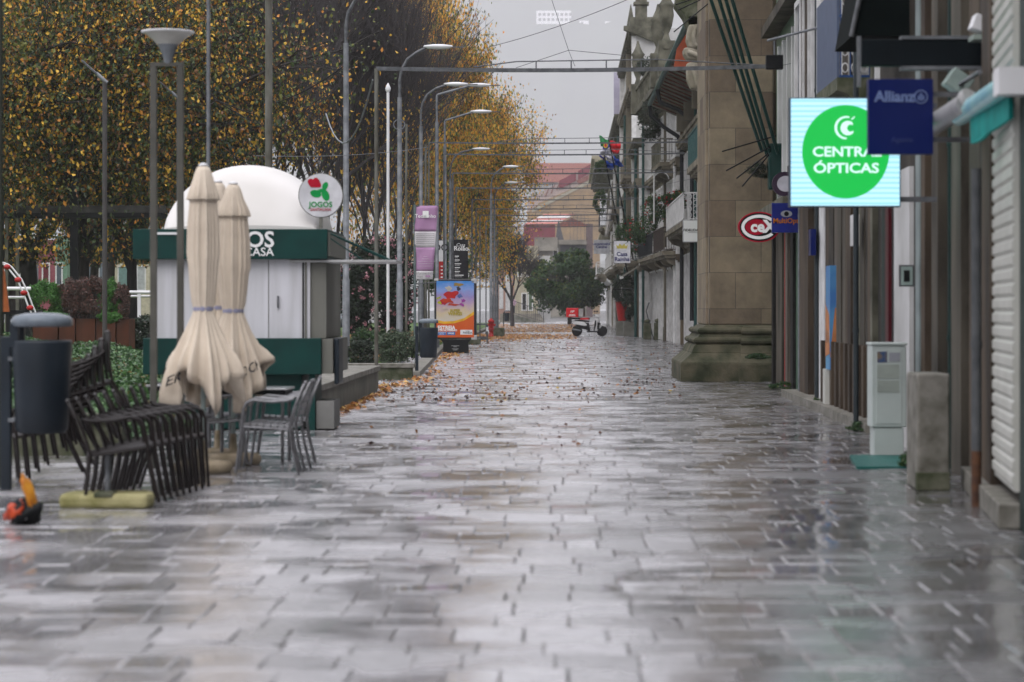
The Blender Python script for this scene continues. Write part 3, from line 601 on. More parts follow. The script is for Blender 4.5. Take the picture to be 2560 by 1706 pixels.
def b_rol(t, X, Z):
    text('Casa', .17, M_letter_w, t, (X(1151), -.012, Z(613)), shear=.3); text('Rolão', .23, M_letter_w, t, (X(1153), -.012, Z(622)), bold=.02)
    for k, (a, w_) in enumerate([('ELLAS', 10), ('ADLAVI', 12), ('IMPRESSÃO', 16), ('LÂMINAS', 13), ('ESTOFOS', 13), ('ARMAZÉM GERAL', 22)]):
        MB().box(X(1137), X(1137+w_), -.011, -.007, Z(642+k*9.5), Z(640+k*9.5)).build('text_line', M_letter_w, t)
        MB().box(X(1137), X(1137+w_*.8), -.011, -.007, Z(645.2+k*9.5), Z(644.6+k*9.5)).build('text_line', M_letter_w, t)
banner2('street_banner', 'black shop banner with white script lettering above the film poster', 1133, 1170, 600, 697, 68, [((600, 697), mat('banner black', (.018, .018, .022), .5), 'panel')], b_rol)
def b_red(t, X, Z):
    text('DO', .34, M_letter_k, t, (X(1103), -.012, Z(620)), bold=.02)
    for k in range(4): MB().box(X(1102), X(1107), -.011, -.007, Z(668+k*9), Z(665+k*9)).build('text_line', M_letter_w, t)
banner2('street_banner', 'white and red street banner mostly hidden between the poles left of the black banner', 1097, 1112, 601, 700, 70, [((601, 654), M_white, 'upper_panel'), ((654, 700), M_red, 'lower_panel')], b_red)

def poster():
    s = 79.5; Y = F*CH/(884-HY)*1.0; s = F/Y; t = thing('poster_stand', 'lit film poster stand with an orange foot panel beside the litter bin', 'poster stand', ((1141-VX)/s, Y, 0), R(-2))
    X = lambda x: (x-1141)/s; Z = lambda y: CH+(HY-y)/s
    fr = mat('poster frame', (.03, .03, .035), .35)
    MB().box(X(1087), X(1190), -.0, .16, Z(848), Z(698)).build('frame', fr, t, bevel=.03)
    for (xa, xb, ya, yb) in ((1178, 1192, 697, 709), (1178, 1192, 838, 850), (1085, 1096, 697, 703)): MB().box(X(xa), X(xb), -.012, .17, Z(yb), Z(ya)).build('corner', mat('poster corner', (.45, .45, .45), .4), t, bevel=.02)
    MB().loft([[(X(1106), .03, 0), (X(1172), .03, 0), (X(1172), .14, 0), (X(1106), .14, 0)], [(X(1108), .03, Z(858)), (X(1170), .03, Z(858)), (X(1170), .14, Z(858)), (X(1108), .14, Z(858))], [(X(1100), .03, Z(849)), (X(1178), .03, Z(849)), (X(1178), .14, Z(849)), (X(1100), .14, Z(849))]]).build('base', M_black, t)
    for k, w_ in enumerate((20, 9, 0, 16, 10)):
        if w_: MB().box(X(1138-w_/2), X(1138+w_/2), .024, .029, Z(865.5+k*2.6), Z(864.3+k*2.6)).build('text_line', mat('grey print', (.4, .4, .4), .5), t)
    # printed picture: sky ramp, cloud, swoosh, orange field
    m = bpy.data.materials.new('poster picture'); m.use_nodes = True; n = m.node_tree.nodes; l = m.node_tree.links; b = n['Principled BSDF']; b.inputs['Roughness'].default_value = .15
    tc = n.new('ShaderNodeTexCoord'); sp = n.new('ShaderNodeSeparateXYZ'); mr = n.new('ShaderNodeMapRange'); cr = n.new('ShaderNodeValToRGB'); no = n.new('ShaderNodeTexNoise'); no.inputs['Scale'].default_value = 3
    ad = n.new('ShaderNodeMath'); ad.operation = 'MULTIPLY_ADD'; ad.inputs[1].default_value = .5
    l.new(tc.outputs['Object'], sp.inputs[0]); l.new(tc.outputs['Object'], no.inputs[0]); l.new(no.outputs[0], ad.inputs[0]); l.new(sp.outputs['Z'], ad.inputs[2]); l.new(ad.outputs[0], mr.inputs[0])
    mr.inputs[1].default_value = Z(815)+.25; mr.inputs[2].default_value = Z(703)+.25; l.new(mr.outputs[0], cr.inputs[0])
    e = cr.color_ramp.elements; cs = [(0, (.5, .5, .5)), (.3, (.55, .45, .3)), (.5, (.42, .3, .42)), (.68, (.28, .22, .45)), (.82, (.2, .3, .6)), (1, (.03, .2, .55))]
    while len(e) < len(cs): e.new(.5)
    for i, (p, c) in enumerate(cs): e[i].position = p; e[i].color = (*c, 1)
    l.new(cr.outputs[0], b.inputs['Base Color'])
    pic = MB().box(X(1091), X(1185), -.012, -.004, Z(844), Z(703)).build('poster', m, t)
    def flat(pts, m_, nm, lay): o = MB().poly([(X(x), -.014-lay*.002, Z(y)) for x, y in pts], (0, .0015, 0)).build(nm, m_, pic); return o
    org = mat('poster orange', (.55, .1, .02), .3, (.5, .08, .015), 2); yel = mat('poster yellow', (.75, .4, .03), .3)
    flat([(1091, 806), (1110, 809), (1135, 808), (1160, 801), (1185, 786), (1185, 844), (1091, 844)], org, 'orange_field', 1)
    flat([(1091, 800), (1110, 804), (1135, 803), (1160, 796), (1185, 779), (1185, 787), (1160, 802), (1135, 809), (1110, 810), (1091, 807)], yel, 'swoosh', 2)
    rg = random.Random(9)
    for (cx, cy, rx, ry, col, a) in [(1122, 722, 8, 6, (.55, .5, .45), .2), (1145, 712, 12, 4, (.3, .2, .06), 0), (1128, 738, 17, 10, (.45, .02, .02), -.2), (1118, 752, 15, 6, (.5, .05, .02), .3), (1108, 757, 9, 6, (.4, .02, .05), .1), (1150, 740, 6, 5, (.1, .15, .4), 0), (1097, 745, 6, 3, (.35, .4, .03), -.7), (1099, 757, 5, 4, (.4, .4, .03), .3), (1158, 752, 5, 4, (.3, .05, .3), 0), (1155, 762, 6, 4, (.35, .06, .32), .5), (1132, 762, 14, 3, (.45, .06, .04), .15), (1146, 722, 5, 5, (.03, .03, .05), .3), (1112, 771, 7, 5, (.5, .4, .35), 0)]:
        m_ = mat('poster blot %.2f %.2f %.2f' % col, col, .3)
        pts = [(cx+rx*math.cos(q)*(1+.25*math.sin(3*q+cx)), cy+ry*math.sin(q+a)*(1+.25*math.cos(4*q+cy))) for q in [k*math.pi/12 for k in range(24)]]
        flat(pts, m_, 'colour_shape', 2+rg.random()*4)
    yt = mat('title yellow', (.45, .35, .04), .3)
    text('SUPER', .12, yt, pic, (X(1138), -.028, Z(777)), bold=.04); text('WINGS', .14, yt, pic, (X(1138), -.028, Z(785)), bold=.04)
    text('ESTREIA', .17, M_letter_w, pic, (X(1116), -.02, Z(820)), bold=.035, sx=.95); text('16 DE NOVEMBRO', .082, M_letter_w, pic, (X(1117), -.02, Z(826.5)), bold=.03)
    bl = mat('poster blue', (.05, .18, .5), .3)
    flat([(1093, 830), (1115, 830), (1115, 838), (1093, 838)], bl, 'time_box', 4); flat([(1117, 830), (1138, 830), (1138, 838), (1117, 838)], bl, 'time_box', 4)
    text('SEGUNDA A', .05, M_letter_w, pic, (X(1104), -.026, Z(832.2))); text('SEXTA', .05, M_letter_w, pic, (X(1104), -.026, Z(835.8))); text('19H30', .075, M_letter_w, pic, (X(1127.5), -.026, Z(834)), bold=.02)
    flat([(1151, 825), (1181, 825), (1181, 837), (1151, 837)], M_white, 'logo_box', 4)
    text('CANAL', .04, M_letter_k, pic, (X(1169), -.026, Z(828))); text('PANDA', .09, M_letter_k, pic, (X(1169), -.026, Z(832.5)), bold=.02)
poster()
def hydrant():
    Y = GY(843)*1.0; s = F/Y; t = thing('fire_hydrant', 'red fire hydrant among fallen leaves beside the small barrier', 'fire hydrant', ((1228-VX)/s, Y, 0))
    MB().lathe([(.16, 0), (.16, .06), (.11, .08), (.11, .35), (.15, .37), (.15, .42), (.13, .44), (.14, .75), (.17, .77), (.17, .82), (.12, .88), (.05, .93), (.04, .97), (.005, .98)], n=20).build('body', M_red, t)
    for a in (0, 1): MB().tube([(.1 if a else -.1, 0, .62), (.22 if a else -.22, 0, .62)], .06, 12).build('outlet', M_red, t)
    MB().tube([(0, -.1, .6), (0, -.22, .6)], .07, 12).build('outlet_cap', M_red, t)
hydrant()
def barrier():
    Y = GY(858); s = F/Y; t = thing('barrier', 'low dark metal barrier with a white reflector behind the poster stand', 'barrier', ((1190-VX)/s, Y, 0))
    w_ = 28/s
    MB().tube([(0, 0, 0), (0, 0, .78), (.03, 0, .8), (w_-.03, 0, .8), (w_, 0, .78), (w_, 0, 0)], .035, 10).build('hoop', M_steel, t)
    MB().box(0, w_, -.02, .02, .14, .28).build('name_plate', M_steel, t); MB().box(w_-.045, w_+.045, -.045, .045, .5, .68).build('reflector', M_white, t)
    text('APO', .11, M_steel_l, t, (w_/2, -.025, .21))
barrier()
for (lb, x, yb, w_, h) in [('square stone flower tub beyond the red hydrant', 1245, 842, .34, .45), ('low granite block behind the poster foot', 1183, 862, .3, .25)]:
    Y = GY(yb); t = thing('stone_block', lb, 'stone block', ((x-VX)*Y/F, Y, 0)); MB().box(-w_, w_, -w_, w_, 0, h).build('block', M_mossy, t, bevel=.05)
    MB().box(-w_*.9, w_*.9, -w_*.9, w_*.9, h, h+.02).build('top', M_granite, t)
# small clipped shrubs etc are built with the plants

# ================================================================ SCOOTER
def scooter():
    Y = GY(841.5); s = F/Y; t = thing('delivery_scooter', 'white delivery scooter with a red top box parked across the far street', 'scooter', (1473/s-VX/s, Y, 0), R(-14))
    t.scale = (1.06, 1.06, 1.12)
    wh = mat('scooter white', (.65, .65, .66), .2, (.6, .6, .61), 2); bk = mat('scooter black', (.015, .015, .017), .35); rd = mat('box red', (.62, .02, .03), .35, (.55, .015, .02), 2)
    for nm, x in (('wheel', -.62), ('wheel', .65)):
        w_ = MB().lathe([(.15, -.05), (.2, -.055), (.25, -.04), (.265, 0), (.25, .04), (.2, .055), (.15, .05)], n=28)
        w_.v = [(x+v[0], v[2], .265+v[1]) for v in w_.v]; wo = w_.build(nm, M_tyre, t)
        r_ = MB().lathe([(.035, -.03), (.15, -.02), (.155, .02), (.035, .03)], n=6, smooth=False); r_.v = [(x+v[0], v[2]*.5, .265+v[1]) for v in r_.v]; r_.build('rim', M_steel_l if x > 0 else bk, wo)
    MB().loft([[(-.66, -.1, .42), (-.66, .1, .42), (-.62, .1, .62), (-.62, -.1, .62)], [(-.35, -.15, .36), (-.35, .15, .36), (-.35, .15, .66), (-.35, -.15, .66)], [(-.08, -.15, .3), (-.08, .15, .3), (-.05, .14, .64), (-.05, -.14, .64)], [(.0, -.15, .22), (.0, .15, .22), (.03, .13, .3), (.03, -.13, .3)]]).build('engine', bk, t, bevel=.02)
    MB().loft([[(-.86, -.07, .66), (-.86, .07, .66), (-.86, .07, .72), (-.86, -.07, .72)], [(-.6, -.16, .56), (-.6, .16, .56), (-.6, .14, .72), (-.6, -.14, .72)], [(-.25, -.175, .5), (-.25, .175, .5), (-.25, .15, .68), (-.25, -.15, .68)], [(-.08, -.16, .5), (-.08, .16, .5), (-.1, .14, .6), (-.1, -.14, .6)]]).build('side_cover', wh, t, bevel=.02)
    MB().loft([[(-.72, -.12, .71), (-.72, .12, .71), (-.72, .1, .77), (-.72, -.1, .77)], [(-.35, -.15, .69), (-.35, .15, .69), (-.35, .13, .78), (-.35, -.13, .78)], [(.02, -.1, .66), (.02, .1, .66), (0, .08, .74), (0, -.08, .74)]]).build('seat', bk, t, bevel=.02)
    MB().box(-.1, .42, -.16, .16, .2, .27).build('footboard', bk, t, bevel=.015)
    MB().loft([[(.3, -.15, .25), (.3, .15, .25), (.42, .12, .22), (.42, -.12, .22)], [(.4, -.18, .55), (.4, .18, .55), (.56, .1, .5), (.56, -.1, .5)], [(.38, -.19, .76), (.38, .19, .76), (.5, .09, .8), (.5, -.09, .8)], [(.34, -.08, .92), (.34, .08, .92), (.42, .05, .92), (.42, -.05, .92)]]).build('leg_shield', wh, t, bevel=.02)
    MB().loft([[(.5, -.07, .4), (.5, .07, .4), (.56, .07, .36), (.56, -.07, .36)], [(.62, -.08, .56), (.62, .08, .56), (.66, .07, .5), (.66, -.07, .5)], [(.86, -.05, .5), (.86, .05, .5), (.85, .05, .45), (.85, -.05, .45)]]).build('front_fender', wh, t, bevel=.01)
    MB().loft([[(.22, -.09, .93), (.22, .09, .93), (.24, .08, 1.0), (.24, -.08, 1.0)], [(.4, -.14, .9), (.4, .14, .9), (.38, .1, 1.03), (.38, -.1, 1.03)], [(.55, -.06, .86), (.55, .06, .86), (.5, .05, .95), (.5, -.05, .95)]]).build('handlebar_cover', wh, t, bevel=.02)
    MB().loft([[(.26, -.16, .27), (.26, .16, .27), (.31, .13, .25), (.31, -.13, .25)], [(.33, -.17, .75), (.33, .17, .75), (.385, .16, .75), (.385, -.16, .75)]]).build('inner_shield', bk, t); MB().loft([[(.44, -.185, .34), (.5, -.185, .34), (.5, .1, .34), (.44, .1, .34)], [(.47, -.2, .68), (.56, -.13, .62), (.56, .1, .62), (.47, .1, .68)]]).build('front_grille', bk, t)
    MB().tube([(.3, -.3, .98), (.34, 0, .98), (.3, .3, .98)], .016, 8).tube([(.66, 0, .27), (.46, 0, .72)], .03, 8).build('handlebar', bk, t)
    for s_ in (-1, 1):
        m_ = MB().tube([(.32, s_*.2, .98), (.34, s_*.27, 1.13)], .008, 6); m_.disc(.34, 1.17, .055, .038, s_*.27-.012, s_*.27+.012, 14); m_.build('mirror', bk, t)
    MB().tube([(-.82, -.13, .34), (-.4, -.14, .27)], [.045, .03], 10).build('exhaust', M_steel_l, t)
    MB().loft([[(-.85, -.05, .6), (-.85, .05, .6), (-.83, .05, .66), (-.83, -.05, .66)], [(-.93, -.05, .42), (-.93, .05, .42), (-.9, .05, .42), (-.9, -.05, .42)]]).build('rear_mudguard', bk, t)
    MB().tube([(.0, -.08, .2), (.08, -.22, .0)], .012, 6).build('kickstand', bk, t)
    MB().box(-1.05, -.42, -.2, .2, .8, .88).build('rack', bk, t)
    b_ = MB().box(-1.12, -.5, -.24, .24, .9, 1.33).build('delivery_box', rd, t, bevel=.02)
    MB().box(-.495, -.26, -.2, .26, .93, 1.3).build('lid_side', mat('grey box side', (.4, .38, .37), .5), b_)
    text('HP', .16, M_letter_w, b_, (-.82, -.243, 1.16), bold=.02, shear=.4); MB().box(-.96, -.66, -.245, -.2401, 1.0, 1.03).box(-.99, -.63, -.245, -.2401, .95, .975).build('text_line', M_letter_w, b_)
    MB().box(-.5, -.0, -.15, .15, .785, .87).build('seat_cloth', rd, t)
scooter()

# ================================================================ RIGHT SIDE BUILDINGS
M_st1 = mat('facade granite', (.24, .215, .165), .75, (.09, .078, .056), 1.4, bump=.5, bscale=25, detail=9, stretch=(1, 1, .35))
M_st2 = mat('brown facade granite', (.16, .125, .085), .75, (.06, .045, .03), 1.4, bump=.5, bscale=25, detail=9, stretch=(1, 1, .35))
M_st3 = mat('dark mossy facade', (.15, .145, .11), .8, (.05, .05, .035), 2, bump=.6, bscale=20, detail=9)
M_wr = mat('white render', (.55, .55, .55), .7, (.38, .38, .37), .9, detail=9)
M_wf = mat('white painted frame', (.68, .68, .68), .5, (.5, .5, .5), 3)
M_tile_g = mat('green tiles', (.12, .2, .14), .3, (.08, .14, .1), 3)
M_teal = mat('teal ironwork', (.06, .13, .13), .5, (.03, .08, .08), 4)
M_wood = mat('old wood boards', (.13, .11, .09), .7, (.06, .05, .04), 3, stretch=(6, 6, .4))
M_cr = mat('cream render', (.42, .39, .29), .8, (.3, .27, .2), 1, detail=8)
def facade(name, label, A, B, H, wallm, framem, cols, floors, depth=6, frame=.09, pilasters=(), cornices=(), balconies=(), pipes=(), extra=None, shutters=None, endm=None):
    A = Vector((A[0], A[1], 0)); B = Vector((B[0], B[1], 0)); d = B-A; L = d.length; ang = math.atan2(d.y, d.x)
    t = thing(name, label, 'building', A, ang)        # local x runs along the street, +y points to the street
    w_ = MB(); us = sorted(cols); zs = sorted(floors); u = 0
    th = .4
    for (a, b) in us+[(L, L)]:
        if a > u: w_.box(u, a, -th, 0, 0, H)
        z = 0
        if b > a:
            for (p, q) in zs+[(H, H)]:
                if p > z: w_.box(a, b, -th, 0, z, p)
                z = q
        u = b
    w_.box(0, L, -depth, -th-.002, 0, H)
    w_.build('wall', wallm, t)
    if endm: MB().box(-.02, -.002, -depth, -.02, 0, H).build('end_wall', endm, t)
    k = 0
    for (a, b) in us:
        for (p, q) in zs:
            f_ = MB().box(a-frame, a, -.3, .13, p, q+frame).box(b, b+frame, -.3, .13, p, q+frame).box(a, b, -.3, .13, q, q+frame)
            if p > .5: f_.box(a-frame, b+frame, .002, .19, p-.12, p)
            wo = f_.build('window' if p > .5 else 'door', framem, t)
            MB().box(a+.04, b-.04, -.26, -.24, p+.02, q-.02).build('pane', M_glass, wo)
            mm = shutters if shutters and (k % 2) else M_wf
            s_ = MB().box(a, a+.06, -.24, -.16, p, q).box(b-.06, b, -.24, -.16, p, q).box((a+b)/2-.035, (a+b)/2+.035, -.24, -.18, p, q)
            for zz in (p+(q-p)*.33, p+(q-p)*.66, q-.06): s_.box(a+.06, b-.06, -.24, -.19, zz, zz+.05)
            s_.build('sash', mm, wo); k += 1
    for (u_, wd, o_, m_, z0, z1) in pilasters: MB().box(u_-wd/2, u_+wd/2, .0, o_, z0, z1).build('pilaster', m_, t)
    for (z, h, o_, m_) in cornices:
        c = MB().box(-.05, L+.05, 0, o_, z, z+h*.45).box(-.05, L+.05, 0, o_*.7, z-h*.3, z-.003).box(-.05, L+.05, 0, o_*1.15, z+h*.45+.003, z+h)
        c.build('cornice', m_, t)
    for (u0, u1, z, o_, rm, style) in balconies:
        b_ = MB().box(u0, u1, .0, o_, z-.18, z).box(u0+.05, u1-.05, 0, o_-.1, z-.3, z-.183).build('balcony', M_st1, t)
        for uu in (u0+.25, (u0+u1)/2, u1-.25):
            MB().poly([(uu-.09, 0, z-.303), (uu-.09, o_*.85, z-.303), (uu-.09, o_*.7, z-.5), (uu-.09, o_*.25, z-.62), (uu-.09, 0, z-.95)], (.18, 0, 0)).build('bracket', M_st1, b_)
        r_ = MB(); zt = z+1.02
        r_.box(u0, u1, o_-.07, o_-.02, zt-.05, zt).box(u0, u0+.05, 0, o_-.02, zt-.05, zt).box(u1-.05, u1, 0, o_-.02, zt-.05, zt)
        r_.box(u0, u1, o_-.06, o_-.03, z+.05, z+.08).box(u0, u0+.03, 0, o_-.03, z+.05, z+.08).box(u1-.03, u1, 0, o_-.03, z+.05, z+.08)
        n_ = max(4, int((u1-u0)/.13))
        for q in range(n_+1): uu = u0+.03+(u1-u0-.06)*q/n_; r_.box(uu-.011, uu+.011, o_-.056, o_-.034, z+.08, zt-.05)
        nn = max(3, int(o_/.12))
        for e_ in (u0, u1-.03):
            for q in range(nn): vv = .05+(o_-.12)*q/nn; r_.box(e_, e_+.022, vv, vv+.022, z+.08, zt-.05)
            if style:    # scrolled ironwork on the end panels
                for q in range(3):
                    for h_ in range(4):
                        cy_ = .18+q*(o_-.3)/2.5; cz_ = z+.2+h_*.22
                        r_.tube([(e_+.01, cy_+.09*math.cos(g_), cz_+.09*math.sin(g_)) for g_ in [k2*math.pi/4 for k2 in range(8)]], .011, 4, closed=True)
        r_.build('railing', rm, b_)
    for (u_, o_, m_, z0, z1, r) in pipes:
        pp = MB().tube([(u_, o_, z0), (u_, o_, z1)], r, 10)
        for zz in np.arange(z0+.8, z1, 2.2): pp.tube([(u_, o_, zz), (u_, o_, zz+.08)], r*1.25, 10)
        pp.build('drainpipe', m_, t)
    if extra: extra(t, L)
    return t
def grid(L, w_, gap, off=.5):
    r_ = []; u = off
    while u+w_ < L-.2: r_.append((u, u+w_)); u += w_+gap
    return r_
DGF = mat('drainpipe green', (.02, .07, .065), .45); DGG = mat('drainpipe grey', (.15, .16, .17), .45, (.1, .1, .11), 4)
EA = (5.4, 57.0)
# far row, beyond the granite pier
def eave(t, L):
    e_ = MB().poly([(6, 0, 9.35), (6, 1.45, 9.95), (6, 1.45, 10.05), (6, 0, 10.3)], (L-6, 0, 0)).build('eave', M_st1, t)
    for k in range(30): u = 6.2+k*(L-6.4)/30; MB().poly([(u, .3, 9.455), (u, 1.4, 9.91), (u, 1.4, 9.86), (u, .3, 9.40)], (.12, 0, 0)).build('rafter', mat('red brown timber', (.16, .05, .03), .7), e_)
    MB().tube([(6, 1.5, 9.98), (L, 1.5, 9.98)], .09, 10).build('gutter', M_teal, e_)
    blk = mat('black pipe', (.02, .022, .026), .4)
    MB().tube([(L-.3, 1.5, 9.9), (L-.3, 1.45, 9.5), (L-.5, .9, 9.0), (L-.9, .35, 8.6), (L-1, .2, 8.1), (L-1, .2, 1)], .085, 10).build('drainpipe', blk, t); MB().tube([(L-8, 1.5, 9.9), (L-8, 1.4, 9.4), (L-8.2, .7, 9.1), (L-8.5, .2, 8.6), (L-8.5, .2, 1)], .085, 10).build('drainpipe', blk, t)
    MB().tube([(L-13, .2, 9.4), (L-13, .2, .5)], .06, 10).build('drainpipe', M_wf, t)
    for k in range(7): MB().box(7+k*5.5, 7.5+k*5.5, 0, .55, 8.6, 9.3).build('bracket', M_st1, t)
facade('stone_townhouse', 'long stone townhouse with a wide timber eave and teal balcony just beyond the granite pier', (5.4, 57), (5.4, 101), 10, M_st1, M_wf, grid(44, .95, .8, .8), [(.02, 3.6), (4.85, 7.7)], balconies=[(11, 18.8, 5.85, 1.3, M_teal, True), (29, 42.6, 4.6, .9, M_wf, True)],
       cornices=[(4.0, .22, .16, M_st1), (8.1, .3, .35, M_st1)], pilasters=[(3.2, .5, .16, M_st2, 0, 9.3), (10.6, .5, .18, M_st1, 0, 9.3), (22.5, .5, .16, M_st2, 0, 9.3), (32, .45, .2, M_st1, 0, 9.3), (43.6, .6, .22, M_st2, 0, 9.3)], pipes=[(10.1, .16, M_teal, 0, 9, .07), (32.6, .22, DGF, 0, 9, .07)], extra=eave, shutters=M_wood)
def balus(t, L):
    MB().box(0, L, .5, .75, 11.2, 11.45).box(0, L, .5, .75, 12.35, 12.5).build('parapet', M_st3, t)
    for k in range(22): MB().lathe([(.06, 11.45), (.11, 11.7), (.05, 11.95), (.1, 12.35)], (k*L/22+.3, .62, 0), 8).build('baluster', M_st3, t)
    for u in (.4, 5.5, L-.6):
        MB().box(u-.35, u+.35, .25, .95, 11.2, 12.7).build('pedestal', M_st3, t)
        MB().lathe([(.2, 12.7), (.14, 12.85), (.1, 13.0), (.24, 13.35), (.32, 13.8), (.28, 14.1), (.36, 14.2), (.24, 14.35), (.12, 14.6), (.04, 14.9)], (u, .6, 0), 18).build('urn', M_st3, t)
facade('old_townhouse', 'mossy stone townhouse with roof balustrade and stone urns beside the white end wall', (5.25, 101.2), (4.7, 122), 11.2, M_st1, M_wf, grid(20.8, .95, .8, .7), [(.02, 3.2), (4.2, 7), (8, 10.2)], balconies=[(.6, 7, 3.9, .75, mat('brown ironwork', (.06, .045, .04), .6), False), (8.5, 19, 3.9, .7, mat('black ironwork', (.015, .02, .025), .5), True), (3, 9, 7.8, .7, M_st3, False)],
       cornices=[(3.5, .25, .2, M_st2), (7.5, .3, .25, M_st1), (10.8, .4, .5, M_st3)], pilasters=[(.4, .5, .2, M_wf, 0, 7), (7.8, .4, .18, M_st1, 0, 10.5), (20.3, .5, .25, M_wf, 0, 10.5)], pipes=[(20.0, .35, DGF, 0, 10.6, .07), (1.1, .2, M_wf, 0, 9, .06)], extra=balus)
def crown1(t, L):
    # side wall faces the camera, corner obelisk on the cornice
    MB().box(-.15, .9, -.9, .35, 17.0, 17.6).build('corner_block', M_st3, t)
    MB().loft([[(-.05, -.6, 17.6), (.6, -.6, 17.6), (.6, .05, 17.6), (-.05, .05, 17.6)], [(-.05, -.6, 18.3), (.6, -.6, 18.3), (.6, .05, 18.3), (-.05, .05, 18.3)]]).loft([[(-.15, -.7, 18.3), (.7, -.7, 18.3), (.7, .15, 18.3), (-.15, .15, 18.3)], [(-.15, -.7, 18.45), (.7, -.7, 18.45), (.7, .15, 18.45), (-.15, .15, 18.45)]]).loft([[(-.05, -.6, 18.45), (.6, -.6, 18.45), (.6, .05, 18.45), (-.05, .05, 18.45)], [(.24, -.3, 20.9), (.3, -.3, 20.9), (.3, -.24, 20.9), (.24, -.24, 20.9)]]).build('obelisk', M_st3, t)
    MB().lathe([(.3, 17.6), (.2, 18.2), (.02, 19.2)], (7, .1, 0), 4, False).build('obelisk', M_st3, t)
    MB().poly([(-.3, -1.0, 16.2), (-.3, .7, 16.9), (-.3, .7, 17.1), (-.3, -1.0, 17.1)], (.6, 0, 0)).build('gable_stone', M_st3, t)
facade('church_front', 'tall white church front with an obelisk on its corner', (4.45, 134), (4.5, 160), 17, M_wr, M_st1, grid(26, 1.2, 1.2, 1.2), [(.02, 3.2), (4.6, 7.6), (9.5, 12.5)], depth=7, balconies=[(14, 24, 4.2, .8, M_wf, True), (1, 9, 8.9, .7, M_st1, False)], cornices=[(3.6, .3, .2, M_st1), (8.2, .3, .3, M_st1), (13.5, .4, .4, M_st1), (16.7, .4, .4, M_st3)],
       pilasters=[(.35, .7, .25, M_wf, 0, 16.6), (9.8, .6, .3, M_st1, 0, 16.6), (25.4, .6, .3, M_wf, 0, 16.6)], pipes=[(10.5, .35, DGF, 0, 13, .08)], extra=crown1)
facade('corner_townhouse', 'pale townhouse with a white corner strip and green pipe above the topiary ball', (4.35, 122.2), (4.4, 133.8), 10.2, M_st1, M_st2, grid(11.6, 1.1, 1.2, .9), [(.02, 3.1), (4.3, 7.2)], balconies=[(.5, 5, 3.9, .75, M_wf, True), (6, 11, 3.9, .7, M_black, False)], cornices=[(3.4, .25, .25, M_st1), (7.7, .35, .3, M_st1), (9.8, .3, .4, M_st3)], pilasters=[(.2, .4, .15, M_wf, 0, 9.6), (11.2, .5, .2, M_wr, 0, 9.8)], pipes=[(.7, .3, DGF, 0, 9.6, .08)])
def pv(t, L):
    MB().box(.2, .35, -.9, .6, 14.3, 17.2).build('pale_panel', mat('pale violet panel', (.42, .4, .5), .5, (.36, .34, .44), .7, stretch=(1, 1, 4)), t)
facade('grey_townhouse', 'dark grey townhouse with a blank pale violet panel high on its end', (4.45, 161), (4.6, 196), 14, M_st3, M_st1, grid(35, 1.2, 1.2, 1), [(.02, 3), (4.4, 7.2), (8.6, 11.4)], balconies=[(1, 12, 8.3, .9, M_st3, False), (2, 20, 4.1, .9, M_wf, True)], cornices=[(3.6, .3, .2, M_st1), (7.8, .4, .4, M_st1), (12, .4, .6, M_st3), (14, .4, .5, M_st3)], pilasters=[(.3, .5, .2, M_st1, 0, 13), (18, .5, .3, M_wf, 0, 13)], pipes=[(1, .3, DGF, 0, 13, .08)], extra=pv)
facade('cream_townhouse', 'cream townhouse with curved brackets, farthest along the right side', (4.75, 197), (5.0, 236), 13.2, M_cr, M_wf, grid(39, 1.3, 2, 1), [(.02, 3), (4.6, 7.4), (9, 11.6)], balconies=[(1, 10, 8.2, 1.2, M_black, False), (3, 16, 4.3, 1.4, M_wf, False)], cornices=[(3.6, .3, .5, M_wf), (7.9, .35, .8, M_cr), (12.8, .5, 1.4, M_st3), (13.4, .5, 1.6, M_cr)], pilasters=[(.4, .6, .3, M_wf, 0, 12)], pipes=[])

# granite pier with moulded base
M_pier = blockmat('pier granite', (.21, .17, .11), (.085, .055, .035), (.055, .045, .03), 1.05, .74, msize=.006)
M_base = mat('mossy pier base', (.095, .085, .055), .8, (.022, .028, .012), 2.6, bump=.6, bscale=22, detail=9)
def pier():
    t = thing('granite_pier', 'huge square granite pier with a mossy moulded base', 'pier', (0, 49.5, 0))
    x0, x1, y0, y1 = 3.13, 4.45, 0, 3.0
    MB().box(x0, x1, y0, y1, 1.15, 16).build('shaft', M_pier, t, bevel=.03)
    MB().box(x0-.05, x0+.28, y0+.3, y1+.2, 1.15, 16).build('return', M_pier, t, bevel=.03)
    MB().box(x1+.002, x1+.4, .35, y1, .3, 16).build('return', M_pier, t)
    prof = [(0, .5), (.4, .5), (.45, .49), (.5, .44), (.58, .37), (.66, .31), (.69, .31), (.7, .3), (.83, .26), (.87, .21), (.88, .24), (.92, .27), (.97, .275), (1.01, .24), (1.02, .2), (1.1, .15), (1.11, .17), (1.15, .2), (1.2, .2), (1.24, .16), (1.25, .1), (1.3, .05), (1.31, .0)]
    rings = []
    for z, o_ in prof: z *= .88; rings.append([(x0-o_*1.2, y0-o_, z), (x1+.12, y0-o_, z), (x1+.12, y1+o_, z), (x0-o_*1.2, y1+o_, z)])
    MB().loft(rings).build('base', M_base, t, bevel=.008)
    r2 = [[(x1-.62-o_*.25, y0-o_-.12, z*.86), (x1+.1, y0-o_-.12, z*.86), (x1+.1, y0, z*.86), (x1-.62-o_*.25, y0, z*.86)] for z, o_ in prof]
    MB().loft(r2).build('base', M_base, t, bevel=.008)
    return t
pier()
